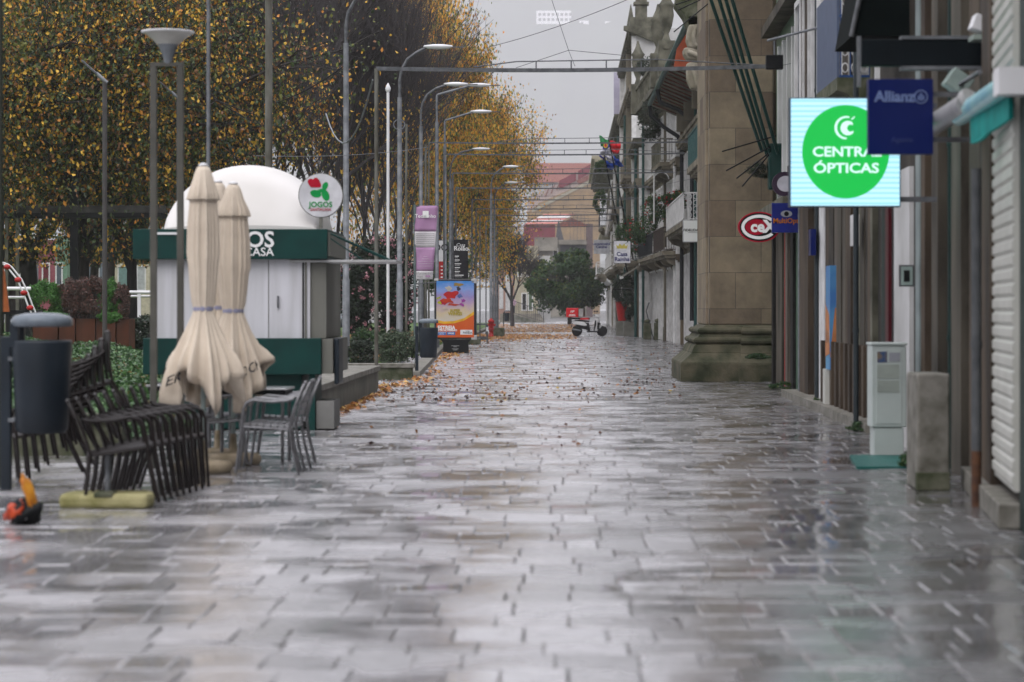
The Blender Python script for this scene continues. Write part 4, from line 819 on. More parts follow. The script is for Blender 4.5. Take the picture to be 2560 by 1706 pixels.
# scroll bracket (carved volutes) standing out high on the far side of the pier
def volutes():
    s = 105.0; Y = F/s; t = thing('carved_bracket', 'pale carved stone scroll bracket high up left of the granite pier', 'carved bracket', ((1750-VX)/s, Y, 0)); X = lambda x: (x-1750)/s; Z = lambda y: CH+(HY-y)/s
    m_ = mat('pale carved stone', (.34, .31, .25), .7, (.2, .18, .13), 3, bump=.4)
    def scroll(pts, w, nm): MB().poly([(X(x), -.0, Z(y)) for x, y in pts], (0, w, 0)).build(nm, m_, t, bevel=.04)
    scroll([(1722, 62), (1718, 80), (1716, 100), (1722, 118), (1735, 122), (1757, 122), (1757, 60)], .5, 'upper_scroll')
    scroll([(1708, 122), (1716, 118), (1735, 121), (1757, 124), (1757, 155), (1735, 150), (1718, 146), (1710, 135)], .6, 'middle_scroll')
    scroll([(1716, 160), (1724, 155), (1757, 158), (1757, 225), (1750, 230), (1742, 222), (1728, 222), (1718, 200)], .45, 'lower_scroll')
    MB().tube([(X(1740), -.03, Z(64)), (X(1733), -.06, Z(90)), (X(1736), -.05, Z(112)), (X(1750), -.02, Z(118))], .05, 8).tube([(X(1730), -.03, Z(165)), (X(1737), -.08, Z(190)), (X(1745), -.05, Z(215))], .06, 8).tube([(X(1720), -.03, Z(130)), (X(1735), -.08, Z(136)), (X(1754), -.05, Z(146))], .06, 8).build('relief', m_, t)
    MB().box(X(1722), X(1800), .1, 1.2, Z(62), Z(40)).build('abacus', M_mossy, t); 
    MB().poly([(X(1690), .1, Z(5)), (X(1700), .1, Z(-60)), (X(1800), .1, Z(-60)), (X(1800), .1, Z(60)), (X(1722), .1, Z(60)), (X(1712), .1, Z(35))], (0, 1.2, 0)).build('cornice_block', M_mossy, t)
    MB().poly([(X(1692), 1.5, Z(155)), (X(1700), 1.5, Z(105)), (X(1722), 1.5, Z(70)), (X(1757), 1.5, Z(60)), (X(1757), 1.5, Z(160)), (X(1700), 1.5, Z(160))], (0, .1, 0)).build('red_panel', mat('terracotta render', (.4, .09, .04), .7), t)
volutes()

M_sn1 = mat('shaded granite', (.1, .088, .068), .7, (.028, .024, .018), 2.2, bump=.5, bscale=25, detail=9, stretch=(1, 1, .3))  # darker copy of the facade granite, street canyon shade put into the colour
M_sn2 = mat('shaded brown granite', (.085, .062, .042), .7, (.028, .02, .014), 2.2, bump=.5, bscale=25, detail=9, stretch=(1, 1, .3))  # brown facade granite darkened likewise, canyon shade in its colour
# near row
def onx(A, B, x):   # distance along A->B where the facade shows at photo column x
    k = (x-VX)/F; dx, dy = B[0]-A[0], B[1]-A[1]; u = (k*A[1]-A[0])/(dx-k*dy); return u*math.hypot(dx, dy)
def near(name, label, A, B, H, wm, stripes, extra=None, depth=5):
    a = Vector((A[0], A[1], 0)); d = Vector((B[0], B[1], 0))-a; t = thing(name, label, 'building', a, math.atan2(d.y, d.x)); L = d.length
    MB().box(0, L, -depth, 0, 0, H).build('wall', wm, t)
    for (xa, xb, o_, m_, z0, z1, nm) in stripes:
        u0, u1 = sorted((onx(A, B, xa), onx(A, B, xb))); u1 = min(max(u1, u0+.02), L); u0 = max(u0, 0)
        if u1 > u0: MB().box(u0, u1, .001, o_, z0, z1).build(nm, m_, t)
    if extra: extra(t, L)
    return t
M_nv = mat('insurance navy', (.0, .008, .09), .35, (.0, .006, .08), 1)
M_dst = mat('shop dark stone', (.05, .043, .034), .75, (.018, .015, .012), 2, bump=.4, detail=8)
M_slat = mat('shutter white', (.52, .52, .48), .45, (.44, .44, .4), 2)
N1A, N1B = (3.02, 15.0), (3.56, 20.3)
def n1x(t, L):
    MB().box(-34, -.01, -5, -.0, 0, 10).build('unseen_light_block', M_dst, t)  # unseen wall mass behind the viewpoint, added to block light on this side
    u0, u1 = onx(N1A, N1B, 2556), onx(N1A, N1B, 2503)
    sh = MB().box(u0, u1, .0, .05, .25, 4.0)
    for k in range(36): z = .28+k*.1; sh.poly([(u0, .05, z), (u0, .068, z+.02), (u0, .068, z+.075), (u0, .05, z+.09)], (u1-u0, 0, 0))
    sh.build('roller_shutter', M_slat, t)
    MB().box(u0-1.2, u0-.02, 0, .02, 0, 5).build('door_frame', M_green_dk, t)
    MB().box(u0, L, -.05, .16, 0, .17).build('step', M_granite, t, bevel=.01)
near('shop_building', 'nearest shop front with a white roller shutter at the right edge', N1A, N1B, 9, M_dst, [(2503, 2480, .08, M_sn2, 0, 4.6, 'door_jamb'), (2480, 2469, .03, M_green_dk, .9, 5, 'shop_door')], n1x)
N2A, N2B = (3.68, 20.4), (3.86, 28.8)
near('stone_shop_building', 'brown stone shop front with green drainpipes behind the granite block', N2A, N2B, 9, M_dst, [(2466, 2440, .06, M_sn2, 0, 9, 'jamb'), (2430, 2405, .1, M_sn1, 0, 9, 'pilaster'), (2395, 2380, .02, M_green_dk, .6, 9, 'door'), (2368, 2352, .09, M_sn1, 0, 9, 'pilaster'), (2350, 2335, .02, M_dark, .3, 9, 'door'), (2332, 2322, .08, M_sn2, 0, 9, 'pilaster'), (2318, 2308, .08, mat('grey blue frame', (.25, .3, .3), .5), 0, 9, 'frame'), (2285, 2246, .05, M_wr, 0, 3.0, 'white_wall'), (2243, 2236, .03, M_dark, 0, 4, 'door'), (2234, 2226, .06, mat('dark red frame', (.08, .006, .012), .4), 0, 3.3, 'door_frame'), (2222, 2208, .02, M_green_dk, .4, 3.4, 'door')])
N3A, N3B = (4.0, 28.9), (4.12, 41.0)
st = []
rr = random.Random(12)
xs = 2218
while xs > 2066:
    w_ = rr.choice([6, 8, 10, 12]); m_ = rr.choice([M_sn1, M_sn1, M_sn2, M_dst, M_wood, M_dark, M_wf if rr.random() < .3 else M_sn1, mat('purple frame', (.05, .035, .08), .5) if rr.random() < .4 else M_st3])
    st.append((xs, xs-w_, rr.choice([.05, .08, .11]), m_, 0, 9, 'pilaster')); xs -= w_+rr.choice([1, 3, 4])
st += [(2063, 2056, .06, M_wf, 0, 3.4, 'door_frame'), (2052, 2046, .03, M_green_dk, .3, 3.2, 'door'), (2034, 2012, .09, M_sn2, 0, 9, 'pilaster'), (2006, 2002, .05, M_dark, 0, 9, 'recess')]
def n3x(t, L):
    MB().box(0, L, 0, .3, 0, .12).build('step', M_granite, t)
    for z_, h_ in ((3.35, .16), (3.6, .3), (6.8, .25)): MB().box(0, L, .002, .2, z_, z_+h_).build('cornice', M_sn1, t)
    for k in range(8):
        u = .5+k*1.45; f_ = MB().box(u, u+.1, .001, .12, 4.2, 6.6).box(u+.9, u+1.0, .001, .12, 4.2, 6.6).box(u+.1, u+.9, .001, .12, 6.5, 6.6).build('window', M_wf, t); MB().box(u+.1, u+.9, .0, .02, 4.2, 6.5).build('pane', M_glass, f_)
    for k in range(2): u = 2.2+k*5.7; MB().box(u, u+.35, .12, .2, 2.3, 2.7).build('small_sign', [M_wr, M_nv, M_wf][k % 3], t)
    for k in range(10):
        u = onx(N3A, N3B, 2190-k*12); MB().box(u, u+.22, .0, .16, 0, 1.02).build('plinth', M_sn2, t)
    ua, ub = sorted((onx(N3A, N3B, 2105), onx(N3A, N3B, 2094))); po = MB().box(ua, ub, .002, .17, .62, 2.1).build('poster', mat('blue poster', (.1, .3, .5), .4, (.05, .16, .4), 1.5), t)
    MB().poly([(ua-.003, .17, .8), (ua-.003, .1, .8), (ua-.003, .04, 1.5), (ua-.003, .1, 1.5)], (-.003, 0, 0)).poly([(ua, .173, .85), (ub, .173, .8), (ub, .173, 1.55), (ua+.1, .173, 1.4)], (0, .003, 0)).build('orange_band', mat('poster band orange', (.5, .2, .08), .5), po)
    MB().box(ua+.02, ub-.02, .173, .176, 1.0, 1.18).build('pale_band', M_wf, po)
    u = onx(N3A, N3B, 2096); MB().box(u-.1, u+.25, 0, .2, 0, .62).build('meter_box', M_slat, t)
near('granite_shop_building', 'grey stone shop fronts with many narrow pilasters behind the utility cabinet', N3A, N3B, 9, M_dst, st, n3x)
N4A, N4B = (4.3, 41.1), (4.42, 48.5)
def n4x(t, L):
    for k in range(6): MB().box(.5+k*1.1, .72+k*1.1, .001, .07, 3.6+0, 6.6).build('window_frame', M_wr, t)
    MB().box(0, L, 0, .45, 3.15, 3.4).build('cornice', M_st3, t); MB().box(0, L, 0, .3, 6.9, 7.1).build('cornice', M_sn1, t)
near('green_tiled_house', 'narrow house with green tiled upper floor right of the granite pier', N4A, N4B, 12, M_tile_g, [(1990, 1984, .06, M_dark, 0, 3.1, 'door_frame'), (1982, 1976, .1, M_wood, 0, 3.1, 'door'), (1974, 1969, .06, M_red, 0, 3.1, 'door_frame'), (1965, 1950, .08, M_sn1, 0, 3.1, 'pilaster'), (1948, 1944, .12, M_dark, 0, 3.1, 'jamb')], n4x)
def fpole(name, label, cat, x, ybot, r, m, z1=7, rust=False):
    p = G(x, ybot); t = thing(name, label, cat, p)
    MB().tube([(0, 0, 0 if not rust else .42), (0, 0, z1)], r, 12).build('pipe', m, t)
    if rust: MB().tube([(0, 0, 0), (0, 0, .42)], r*1.02, 12).build('rusty_foot', mat('rust', (.11, .05, .025), .8, (.05, .025, .018), 14), t)
    c = MB()
    for z in [q for q in (1.2, 3.0, 4.8) if q < z1]: c.tube([(0, 0, z), (0, 0, z+.05)], r*1.2, 12)
    c.build('clip', m, t)
fpole('drainpipe', 'grey drainpipe with a rusty orange foot in front of the stone shop', 'drainpipe', 2441, 1267, .038, mat('dull grey pipe', (.09, .095, .1), .5, (.05, .055, .06), 6), rust=True, z1=2.55)
fpole('drainpipe', 'thick dark green drainpipe right behind the mossy granite block', 'drainpipe', 2384, 1172, .055, M_green_dk)
fpole('drainpipe', 'dark green drainpipe rising behind the white utility cabinet', 'drainpipe', 2300, 1120, .05, mat('teal pipe', (.0, .06, .05), .45))
fpole('drainpipe', 'dark grey drainpipe left of the utility cabinet', 'drainpipe', 2140, 1078, .034, mat('slate pipe', (.03, .04, .045), .45))
fpole('drainpipe', 'slate grey drainpipe before the white door frame', 'drainpipe', 2042, 1015, .034, MATS['slate pipe'])
fpole('drainpipe', 'pale grey drainpipe beside the old boarded door', 'drainpipe', 2000, 996, .034, M_steel_l)
def gblock():
    Y = F/303; t = thing('granite_block', 'upright granite slab with a mossy black foot beside the green mat', 'granite slab', ((2329-VX)/303, Y, 0))
    MB().box(-.135, .135, -.1, .5, 0, .96).build('slab', M_granite, t, bevel=.02)
    MB().box(-.138, .138, -.104, .0, 0, .15).build('mossy_foot', M_mossy, t, bevel=.01)
gblock()
def cab():
    s = 248.0; t = thing('utility_cabinet', 'tall pale utility cabinet with notices standing on the pavement', 'utility cabinet', ((2222-VX)/s, F/s, 0)); h = (1142-857)/s
    m_ = mat('cabinet white', (.5, .55, .53), .45, (.42, .47, .45), 2, detail=8)
    MB().box(-.15, .15, 0, .32, 0, .29).build('plinth', m_, t, bevel=.01)
    MB().box(-.175, .175, -.015, .34, .295, h-.03).build('body', m_, t, bevel=.012); MB().box(-.185, .185, -.03, .35, h-.028, h).build('lid', m_, t, bevel=.01)
    d_ = MB().box(-.13, .13, -.022, -.0155, .33, h-.07).build('door', m_, t, bevel=.004)
    MB().box(-.12, -.02, -.026, -.0225, h-.2, h-.09).build('notice', mat('blue notice', (.03, .08, .2), .5, (.2, .15, .1), 20), d_)
    MB().box(-.12, .1, -.026, -.0225, h-.36, h-.22).build('notice', mat('grey notice', (.36, .4, .36), .6), d_); MB().box(-.12, .1, -.026, -.0225, h-.5, h-.38).build('notice', MATS['grey notice'], d_)
    MB().box(.0, .11, -.026, -.0225, h-.19, h-.1).build('notice', mat('pale notice', (.35, .36, .4), .5), d_)
cab()
p0, p1, p2, p3 = G(2124, 1143), G(2283, 1143), G(2290, 1173), G(2141, 1173)
mt = MB().poly([tuple(p0), tuple(p1), tuple(p2), tuple(p3)], (0, 0, .022)).build('doormat', mat('wet green mat', (.0, .12, .1), .35, (.0, .08, .07), 3, bump=.6, bscale=120)); tag(mt, 'wet green mat lying at the foot of the utility cabinet', 'doormat')
# intercom frame on the white wall
ic = thing('wall_display', 'small framed display case on the white wall behind the cabinet', 'display case', P(2266, 690, 24.5)); MB().box(-.075, .075, -.02, .02, -.11, .11).build('frame', M_steel, ic); MB().box(-.058, .058, -.025, -.0205, -.094, .094).build('mount', mat('pale mint', (.35, .45, .42), .5), ic); MB().box(-.03, .03, -.03, -.0255, -.06, .055).build('screen', M_black, ic)

# ================================================================ SIGNS
LG = mat('sign case', (.05, .07, .1), .4)
def led():
    s = 265.0; Y = F/s; t = thing('led_sign', 'large glowing square optician sign with a green disc', 'lit sign', ((2113-VX)/s, Y, CH+(HY-381)/s))
    w_, h = 278/2/s, 274/2/s
    MB().box(-w_, w_, 0, .14, -h, h).build('case', LG, t, bevel=.006)
    m = bpy.data.materials.new('led screen'); m.use_nodes = True; n = m.node_tree.nodes; l = m.node_tree.links; b = n['Principled BSDF']; b.inputs['Base Color'].default_value = (.01, .01, .01, 1)
    tc = n.new('ShaderNodeTexCoord'); sp = n.new('ShaderNodeSeparateXYZ'); wv = n.new('ShaderNodeTexWave'); wv.bands_direction = 'Z'; wv.inputs['Scale'].default_value = 6.5; wv.inputs['Distortion'].default_value = .4
    l.new(tc.outputs['Object'], wv.inputs[0]); cr = n.new('ShaderNodeValToRGB'); cr.color_ramp.elements[0].color = (.3, .68, .92, 1); cr.color_ramp.elements[1].color = (.56, .88, 1, 1); l.new(wv.outputs[1], cr.inputs[0]); l.new(cr.outputs[0], b.inputs['Emission Color']); b.inputs['Emission Strength'].default_value = .86
    sc_ = MB().box(-w_+.012, w_-.012, -.006, -.001, -h+.012, h-.012).build('screen', m, t)
    gr = emis('led green', (.0, .47, .06), .82); wt = emis('led white', (.68, .97, .93), .8)
    rx = 105/s
    cx = 0/s+.0; cz = (381-380)/s
    MB().disc((2114-2113)/s, cz, 109/s, 117/s, -.012, -.0065, 64).build('green_disc', gr, sc_)
    X = lambda x: (x-2113)/s; Z = lambda y: (381-y)/s
    text('CENTRAL', .13, wt, sc_, (X(2117), -.014, Z(381)), bold=.022, width=172/s); text('ÓPTICAS', .13, wt, sc_, (X(2115), -.014, Z(422)), bold=.022, width=163/s)
    # crescent and apple shaped emblem
    def arc(cx_, cy_, ro, ri, a0, a1, dx=0): 
        o_ = [(X(cx_+ro*math.cos(a)), -.017, Z(cy_-ro*math.sin(a))) for a in np.linspace(a0, a1, 20)]; i_ = [(X(cx_+dx+ri*math.cos(a)), -.017, Z(cy_-ri*math.sin(a))) for a in np.linspace(a1, a0, 20)]
        return o_+i_
    MB().poly(arc(2115, 320, 29, 25, R(75), R(270), 2), (0, .003, 0)).build('crescent', wt, sc_)
    MB().poly(arc(2119, 321, 18, 9, R(50), R(320), 7), (0, .003, 0)).build('emblem', wt, sc_)
    MB().poly([(X(2127), -.017, Z(299)), (X(2136), -.017, Z(291)), (X(2137), -.017, Z(293)), (X(2131), -.017, Z(300))], (0, .003, 0)).build('leaf', wt, sc_)
    MB().box(w_, w_+.35, .05, .09, h-.1, h-.05).build('bracket', M_steel, t); MB().box(w_, w_+.35, .05, .09, -h+.05, -h+.1).build('bracket', M_steel, t)
led()
def box_sign(name, label, x0, x1, y0, y1, s, m, fn, thick=.1, frame=M_black, arm=.5, rim=.012):
    t = thing(name, label, 'sign', ((x0+x1)/2/s-VX/s, F/s, CH+(HY-(y0+y1)/2)/s)); w_, h = (x1-x0)/2/s, (y1-y0)/2/s
    MB().box(-w_, w_, 0, thick, -h, h).build('case', frame, t, bevel=.004)
    MB().box(-w_+rim, w_-rim, -.006, -.001, -h+rim, h-rim).build('face', m, t)
    if arm: MB().box(w_, w_+arm, thick*.3, thick*.6, h*.6-.02, h*.6+.02).build('bracket', M_steel, t); MB().box(w_, w_+arm, thick*.3, thick*.6, -h*.6-.02, -h*.6+.02).build('bracket', M_steel, t)
    fn(t, lambda x: (x-(x0+x1)/2)/s, lambda y: ((y0+y1)/2-y)/s); return t
M_nv = mat('insurance navy', (.0, .008, .09), .35, (.0, .006, .08), 1)
def f1(t, X, Z):
    g_ = mat('dim lettering', (.16, .22, .42), .5); g2 = mat('faint lettering', (.04, .06, .2), .5)
    text('Allianz', .117, g_, t, (X(2236), -.01, Z(243)), bold=.03)
    MB().tube([(X(2302)+.05*math.cos(a), -.01, Z(243)+.05*math.sin(a)) for a in [k*math.pi/12 for k in range(24)]], .005, 6, closed=True).build('emblem_ring', g_, t)
    MB().box(X(2302)-.006, X(2302)+.006, -.014, -.008, Z(243)-.03, Z(243)+.03).box(X(2302)-.024, X(2302)-.013, -.014, -.008, Z(243)-.026, Z(243)+.012).box(X(2302)+.013, X(2302)+.024, -.014, -.008, Z(243)-.026, Z(243)+.012).build('emblem', g_, t)
    text('Agente', .06, g2, t, (X(2255), -.01, Z(350)))
box_sign('shop_sign', 'dark navy insurance sign overlapping the corner of the glowing sign', 2171, 2333, 198, 386, 318, M_nv, f1, frame=M_nv, rim=.002)
def f2(t, X, Z):
    o_ = mat('sign orange', (.55, .17, .01), .4)
    MB().disc(X(1966), Z(535), .095, .055, -.009, -.0065, 24).build('eye', mat('eye grey', (.4, .42, .45), .5), t); MB().disc(X(1966), Z(535), .04, .04, -.013, -.0095, 20).build('pupil', M_black, t)
    text('MultiOpticas', .115, o_, t, (X(1977), -.012, Z(553)), bold=.02, sx=1.0)
box_sign('shop_sign', 'small blue optician sign with a pale eye left of the glowing sign', 1930, 2012, 508, 582, 150, mat('optic blue', (.01, .02, .2), .4), f2, frame=mat('optic blue edge', (.01, .02, .15), .4), rim=.003)
def f3(t, X, Z): text('FIDELIDADE', .115, mat('grey letters', (.02, .02, .02), .5), t, (X(1733), -.012, Z(576)), bold=.02, sx=1.05); MB().box(X(1720), X(1746), -.01, -.0065, Z(582.4), Z(581.6)).build('text_line', M_steel, t)
box_sign('shop_sign', 'square off-white insurance sign left of the granite pier', 1707, 1757, 550, 606, 76, mat('sign off white', (.66, .68, .66), .4, (.62, .64, .62), 1), f3, frame=mat('sign frame pale', (.45, .46, .47), .4), rim=.03, arm=.2)
def f4(t, X, Z):
    yl = mat('crown yellow', (.65, .55, .12), .5)
    MB().poly([(X(1543), -.009, Z(622)), (X(1540), -.009, Z(612)), (X(1546), -.009, Z(616)), (X(1549), -.009, Z(609)), (X(1555), -.009, Z(615)), (X(1561), -.009, Z(609)), (X(1564), -.009, Z(616)), (X(1570), -.009, Z(612)), (X(1567), -.009, Z(622))], (0, .002, 0)).build('crown_emblem', yl, t)
    text('Casa', .27, M_navyl, t, (X(1555), -.012, Z(636)), bold=.025); text('Rainha', .27, M_navyl, t, (X(1555), -.012, Z(649)), bold=.025)
box_sign('shop_sign', 'white shop sign with a yellow crown and navy lettering', 1534, 1577, 602, 659, 52, mat('sign cool white', (.8, .8, .86), .4), f4, rim=.02, arm=1.6)
def f5(t, X, Z): text('LAVANDARIA', .2, M_navyl, t, (X(1504), -.012, Z(611)), bold=.03, sx=.95); text('Central', .24, M_navyl, t, (X(1504), -.012, Z(618)), bold=.03)
box_sign('shop_sign', 'pale laundry sign with blue lettering, the farthest of the signs', 1484, 1524, 600, 635, 38, mat('laundry white', (.45, .46, .5), .5), f5, frame=MATS['laundry white'], arm=.9)
def cex():
    s = 140.0; t = thing('shop_sign', 'oval red white and black shop sign in front of the granite pier', 'sign', ((1898-VX)/s, F/s, CH+(HY-568)/s))
    MB().disc(0, 0, 53/s, 38/s, 0, .12, 48).build('case', mat('oval red', (.38, .0, .02), .35), t)
    MB().disc(-.0, 0, 49/s, 35/s, -.004, -.001, 48).build('black_oval', M_black, t)
    def ring(ro, rz, w_, a0, a1, cx=0): 
        a = np.linspace(a0, a1, 36); return [(cx+ro*math.cos(q), -.008, rz*math.sin(q)) for q in a]+[(cx+(ro-w_)*math.cos(q), -.008, (rz-w_)*math.sin(q)) for q in a[::-1]]
    MB().poly(ring(.32, .22, .055, R(38), R(322)), (0, .003, 0)).build('letter_ring', M_letter_w, t)
    MB().disc(-.05, 0, .2, .14, -.012, -.0085, 30).build('red_centre', MATS['oval red'], t)
    text('ce', .27, M_letter_w, t, (-.03, -.016, .0), bold=.04); text('X', .3, M_letter_w, t, (.19, -.02, 0), bold=.05)
    MB().box(.3, .8, .04, .08, -.02, .02).build('bracket', M_black, t)
cex()
t = thing('round_sign', 'small round white sign with a dark purple rim behind the glowing sign', 'sign', P(1961, 460, F/152)); MB().disc(0, 0, .2, .2, 0, .1, 32).build('rim', mat('purple rim', (.03, .015, .035), .5), t); MB().disc(.02, 0, .14, .13, -.006, -.001, 32).build('face', mat('frost white', (.45, .45, .5), .4), t); MB().box(.2, .6, .03, .07, -.02, .02).build('bracket', M_black, t)

# overhead near clutter
t = thing('hanging_sign_box', 'long black sign box jutting out overhead with pale rails', 'sign box', P(2343, 132, F/300))
MB().box(-.63, .68, 0, .12, -.11, .11).build('box', mat('slate black', (.006, .01, .013), .6, spec=.1), t, bevel=.008); MB().box(-.3, .68, -.01, .13, .112, .14).build('rail', M_steel_l, t); MB().box(-.3, .68, -.01, .13, -.14, -.112).build('rail', M_steel_l, t); MB().box(-.66, -.632, .02, .08, -.28, .14).build('hanger', M_steel_l, t)
t = thing('iron_balcony', 'dark balcony underside overhead above the glowing sign', 'balcony', P(2230, 60, 26.0))
MB().poly([(-.42, 0, -.12), (-.3, 0, .5), (.5, 0, .5), (.5, 0, -.14)], (0, 1.7, 0)).build('slab', mat('dark balcony paint', (.003, .006, .006), .8, spec=.05), t); MB().tube([(-.44, -.03, -.14), (-.28, -.03, .62)], .028, 8).build('edge', M_steel, t)
MB().box(-.3, .5, 0, .05, .5, 1.5).build('railing', M_green_dk, t)
# awning cassette and hanging teal valance
M_dummy = 0
def awn():
    t = thing('awning', 'rolled up teal awning in its pale cassette above the granite slab', 'awning', (0, 0, 0))
    a, b = P(2318, 322, 20.0), P(2420, 258, 17.8); c, d = P(2400, 290, 18.4), P(2528, 205, 16.0)
    t.location = a; O = a
    m_ = mat('awning cassette', (.36, .36, .36), .35, (.28, .28, .28), 4)
    MB().tube([a-O, b-O], .085, 16).build('front_bar', m_, t)
    MB().tube([b-O, b-O+Vector((.03, -.03, .03))], .1, 16).build('end_cap', m_, t)
    MB().tube([c-O, d-O], .075, 16).build('roller', mat('awning sheen', (.35, .62, .62), .2, (.25, .5, .6), 3), t)
    MB().box(-.1, .14, -.1, .1, -.09, .09, Matrix.Translation(d-O)).build('end_cap', M_white, t)
    v = [P(2425, 290, 17.9), P(2522, 225, 16.3), P(2522, 298, 16.3), P(2500, 313, 16.6), P(2470, 332, 17.1), P(2448, 352, 17.4), P(2427, 360, 17.8)]
    MB().poly([tuple(p-O) for p in v], (.03, 0, 0)).build('valance', mat('teal canvas', (.0, .28, .25), .7, (.0, .2, .18), 5), t)
    MB().tube([P(2412, 262, 19)-O, P(2380, 225, 20)-O, P(2450, 180, 18.5)-O], .02, 8).build('arm', M_steel_l, t)
awn()
t = thing('wall_light', 'square pale wall box under the black sign box', 'wall box', P(2412, 205, 19.5)); MB().box(-.13, .06, 0, .2, -.1, .06, Matrix.Rotation(R(35), 4, 'Y')).build('case', mat('pale green case', (.3, .38, .35), .4), t, bevel=.01)
t = thing('floodlight', 'white floodlight above the black sign box', 'floodlight', P(2470, 62, 19.8)); MB().box(-.12, .14, 0, .2, -.07, .06, Matrix.Rotation(R(20), 4, 'Y')).build('case', M_white, t, bevel=.01); MB().box(-.12, .26, -.01, .25, -.12, -.08).build('base', mat('pale mint metal', (.3, .36, .32), .4), t)
t = thing('floodlight', 'black floodlight hanging from a white arm beside the granite pier', 'floodlight', P(1937, 155, 34)); MB().box(-.12, .12, 0, .14, -.1, .1).build('case', M_black, t, bevel=.01); MB().tube([(-.1, 0, .3), (.9, -1.5, .42)], .018, 8).tube([(0, .05, .1), (0, .05, .3)], .015, 6).build('arm', M_steel_l, t)
# blue balcony
def bb():
    t = thing('blue_balcony', 'stone balcony with blue boarded railing above the shops', 'balcony', (3.5, 30.1, 0)); z = 4.37
    MB().poly([(0, 0, z-.16), (0, 0, z), (.45, 0, z), (.45, 0, z-.5), (.3, 0, z-.42), (.12, 0, z-.2)], (0, 2.4, 0)).build('slab', M_mossy, t)
    MB().box(.0, .03, .02, 2.35, z, z+1.15).build('railing', mat('blue grey boards', (.09, .12, .19), .5, (.06, .08, .14), 5, stretch=(1, 4, 1)), t)
    e_ = MB(); bl = mat('blue ironwork', (.02, .07, .22), .4)
    for k in range(4): e_.box(.04+k*.12, .055+k*.12, .02, .035, z, z+1.15)
    for h_ in (.0, .35, .75, 1.1): e_.box(.03, .5, .015, .03, z+h_, z+h_+.03)
    e_.build('end_railing', bl, t)
    w_ = MB()
    for k in range(3):
        for h_ in range(5): w_.tube([(.1+k*.12+.04*math.cos(q), .01, z+.12+h_*.21+.06*math.sin(q)) for q in [j*math.pi/4 for j in range(8)]], .009, 5, closed=True)
    w_.build('scrollwork', M_wf, t)
bb()
# bundle of green flagpoles and spikes on the pier
gp = mat('green pole paint', (.006, .04, .034), .4)
FP = [((1774, -10), (1905, 380), 46.5), ((1795, -10), (1918, 390), 46.3), ((1812, -10), (1930, 400), 46.1), ((1826, -15), (1945, 385), 45.9)]
for k, ((xa, ya), (xb, yb), Y) in enumerate(FP):
    o = MB().tube([P(xb, yb, Y+.9), P(xa, ya, Y-.6)], .035, 10).build('flagpole', gp); tag(o, ['leftmost', 'second from the left', 'third from the left', 'rightmost'][k]+' of the bare dark green flagpoles leaning over the granite pier', 'flagpole', 'green flagpoles leaning out from the pier')
SP = [((1806, 379), (1940, 340)), ((1816, 427), (1925, 368)), ((1842, 446), (1920, 385)), ((1856, 466), (1922, 388))]
for k, ((xa, ya), (xb, yb)) in enumerate(SP):
    o = MB().tube([P(xb, yb, 46.8), P(xa, ya, 46.0)], .014, 6).build('spike_rod', M_black); tag(o, ['top', 'second from top', 'third from top', 'lowest steep'][k]+' thin dark rod poking left from the flagpole holder', 'rod', 'rods on the flagpole holder')
o = MB().box(0, .35, 0, .3, -.5, .4).build('pole_holder', gp, None, bevel=.03); o.location = P(1922, 410, 46.9); tag(o, 'dark green holder gathering the leaning flagpoles', 'holder')
for k, (a, b) in enumerate([((1690, 12), (1750, -8)), ((1697, 25), (1755, -2)), ((1685, 80), (1770, 10))]):
    o = MB().tube([P(b[0], b[1], 46.2), P(a[0], a[1], 45.6)], .012, 6).build('spike_rod', M_black); tag(o, ['upper', 'middle', 'lowest'][k]+' thin dark rod sticking out at the top left of the pier', 'rod', 'rods at the top of the pier')

# flags
def flag(label, s, pb, pt, cols, corner, seed):
    t = thing('flag', label, 'flag', P(pb[0], pb[1], F/s)); O = t.location.copy(); Y = F/s
    a = P(pb[0], pb[1], Y)-O; b = P(pt[0], pt[1], Y-.8)-O
    MB().tube([a, b], .035, 8).build('flagpole', M_black, t); MB().lathe([(.02, 0), (.06, .05), (.01, .12)], b, 10).build('finial', M_steel_l, t)
    for (poly, m, nm) in cols:
        # cloth quads with folds
        A, B_, C_, D_ = [P(x, y, Y-.6)-O for x, y in poly]; vs = []; fs = []; n = 8
        for i in range(n+1):
            for j in range(n+1):
                u, v = i/n, j/n; p = A.lerp(B_, u).lerp(D_.lerp(C_, u), v); p = p+Vector((0, .13*math.sin(u*9+seed)+.08*math.sin(v*6+seed), .03*math.sin(u*8))); vs.append(p)
        for i in range(n):
            for j in range(n): q = i*(n+1)+j; fs.append((q, q+1, q+n+2, q+n+1))
        o = MB().add(vs, fs, True).build(nm, m, t); so_ = o.modifiers.new('s', 'SOLIDIFY'); so_.thickness = .012
    return t, Y, O
fr_, fg_ = mat('flag red', (.62, .02, .03), .7), mat('flag green', (.02, .2, .06), .7); fb_, fw_, fe_ = mat('flag blue', (.06, .06, .32), .7), mat('flag white', (.6, .6, .68), .7), mat('flag european blue', (.01, .06, .38), .7)
t1, Y1, O1 = flag('green and red flag with a yellow emblem hanging over the far street', 50, (1583, 650), (1522, 350), [([(1498, 338), (1522, 352), (1519, 372), (1502, 366)], fg_, 'green_cloth'), ([(1524, 352), (1552, 356), (1552, 372), (1524, 372)], fr_, 'red_cloth'), ([(1522, 372), (1552, 372), (1545, 386), (1534, 384)], fr_, 'red_cloth')], None, 1)
e_ = MB().disc(0, 0, .11, .13, 0, .02, 20).build('emblem', mat('flag yellow', (.6, .45, .05), .6), t1); e_.location = P(1514, 364, Y1-.95)-O1
MB().disc(0, 0, .06, .08, -.01, -.002, 16).build('shield', fr_, e_)
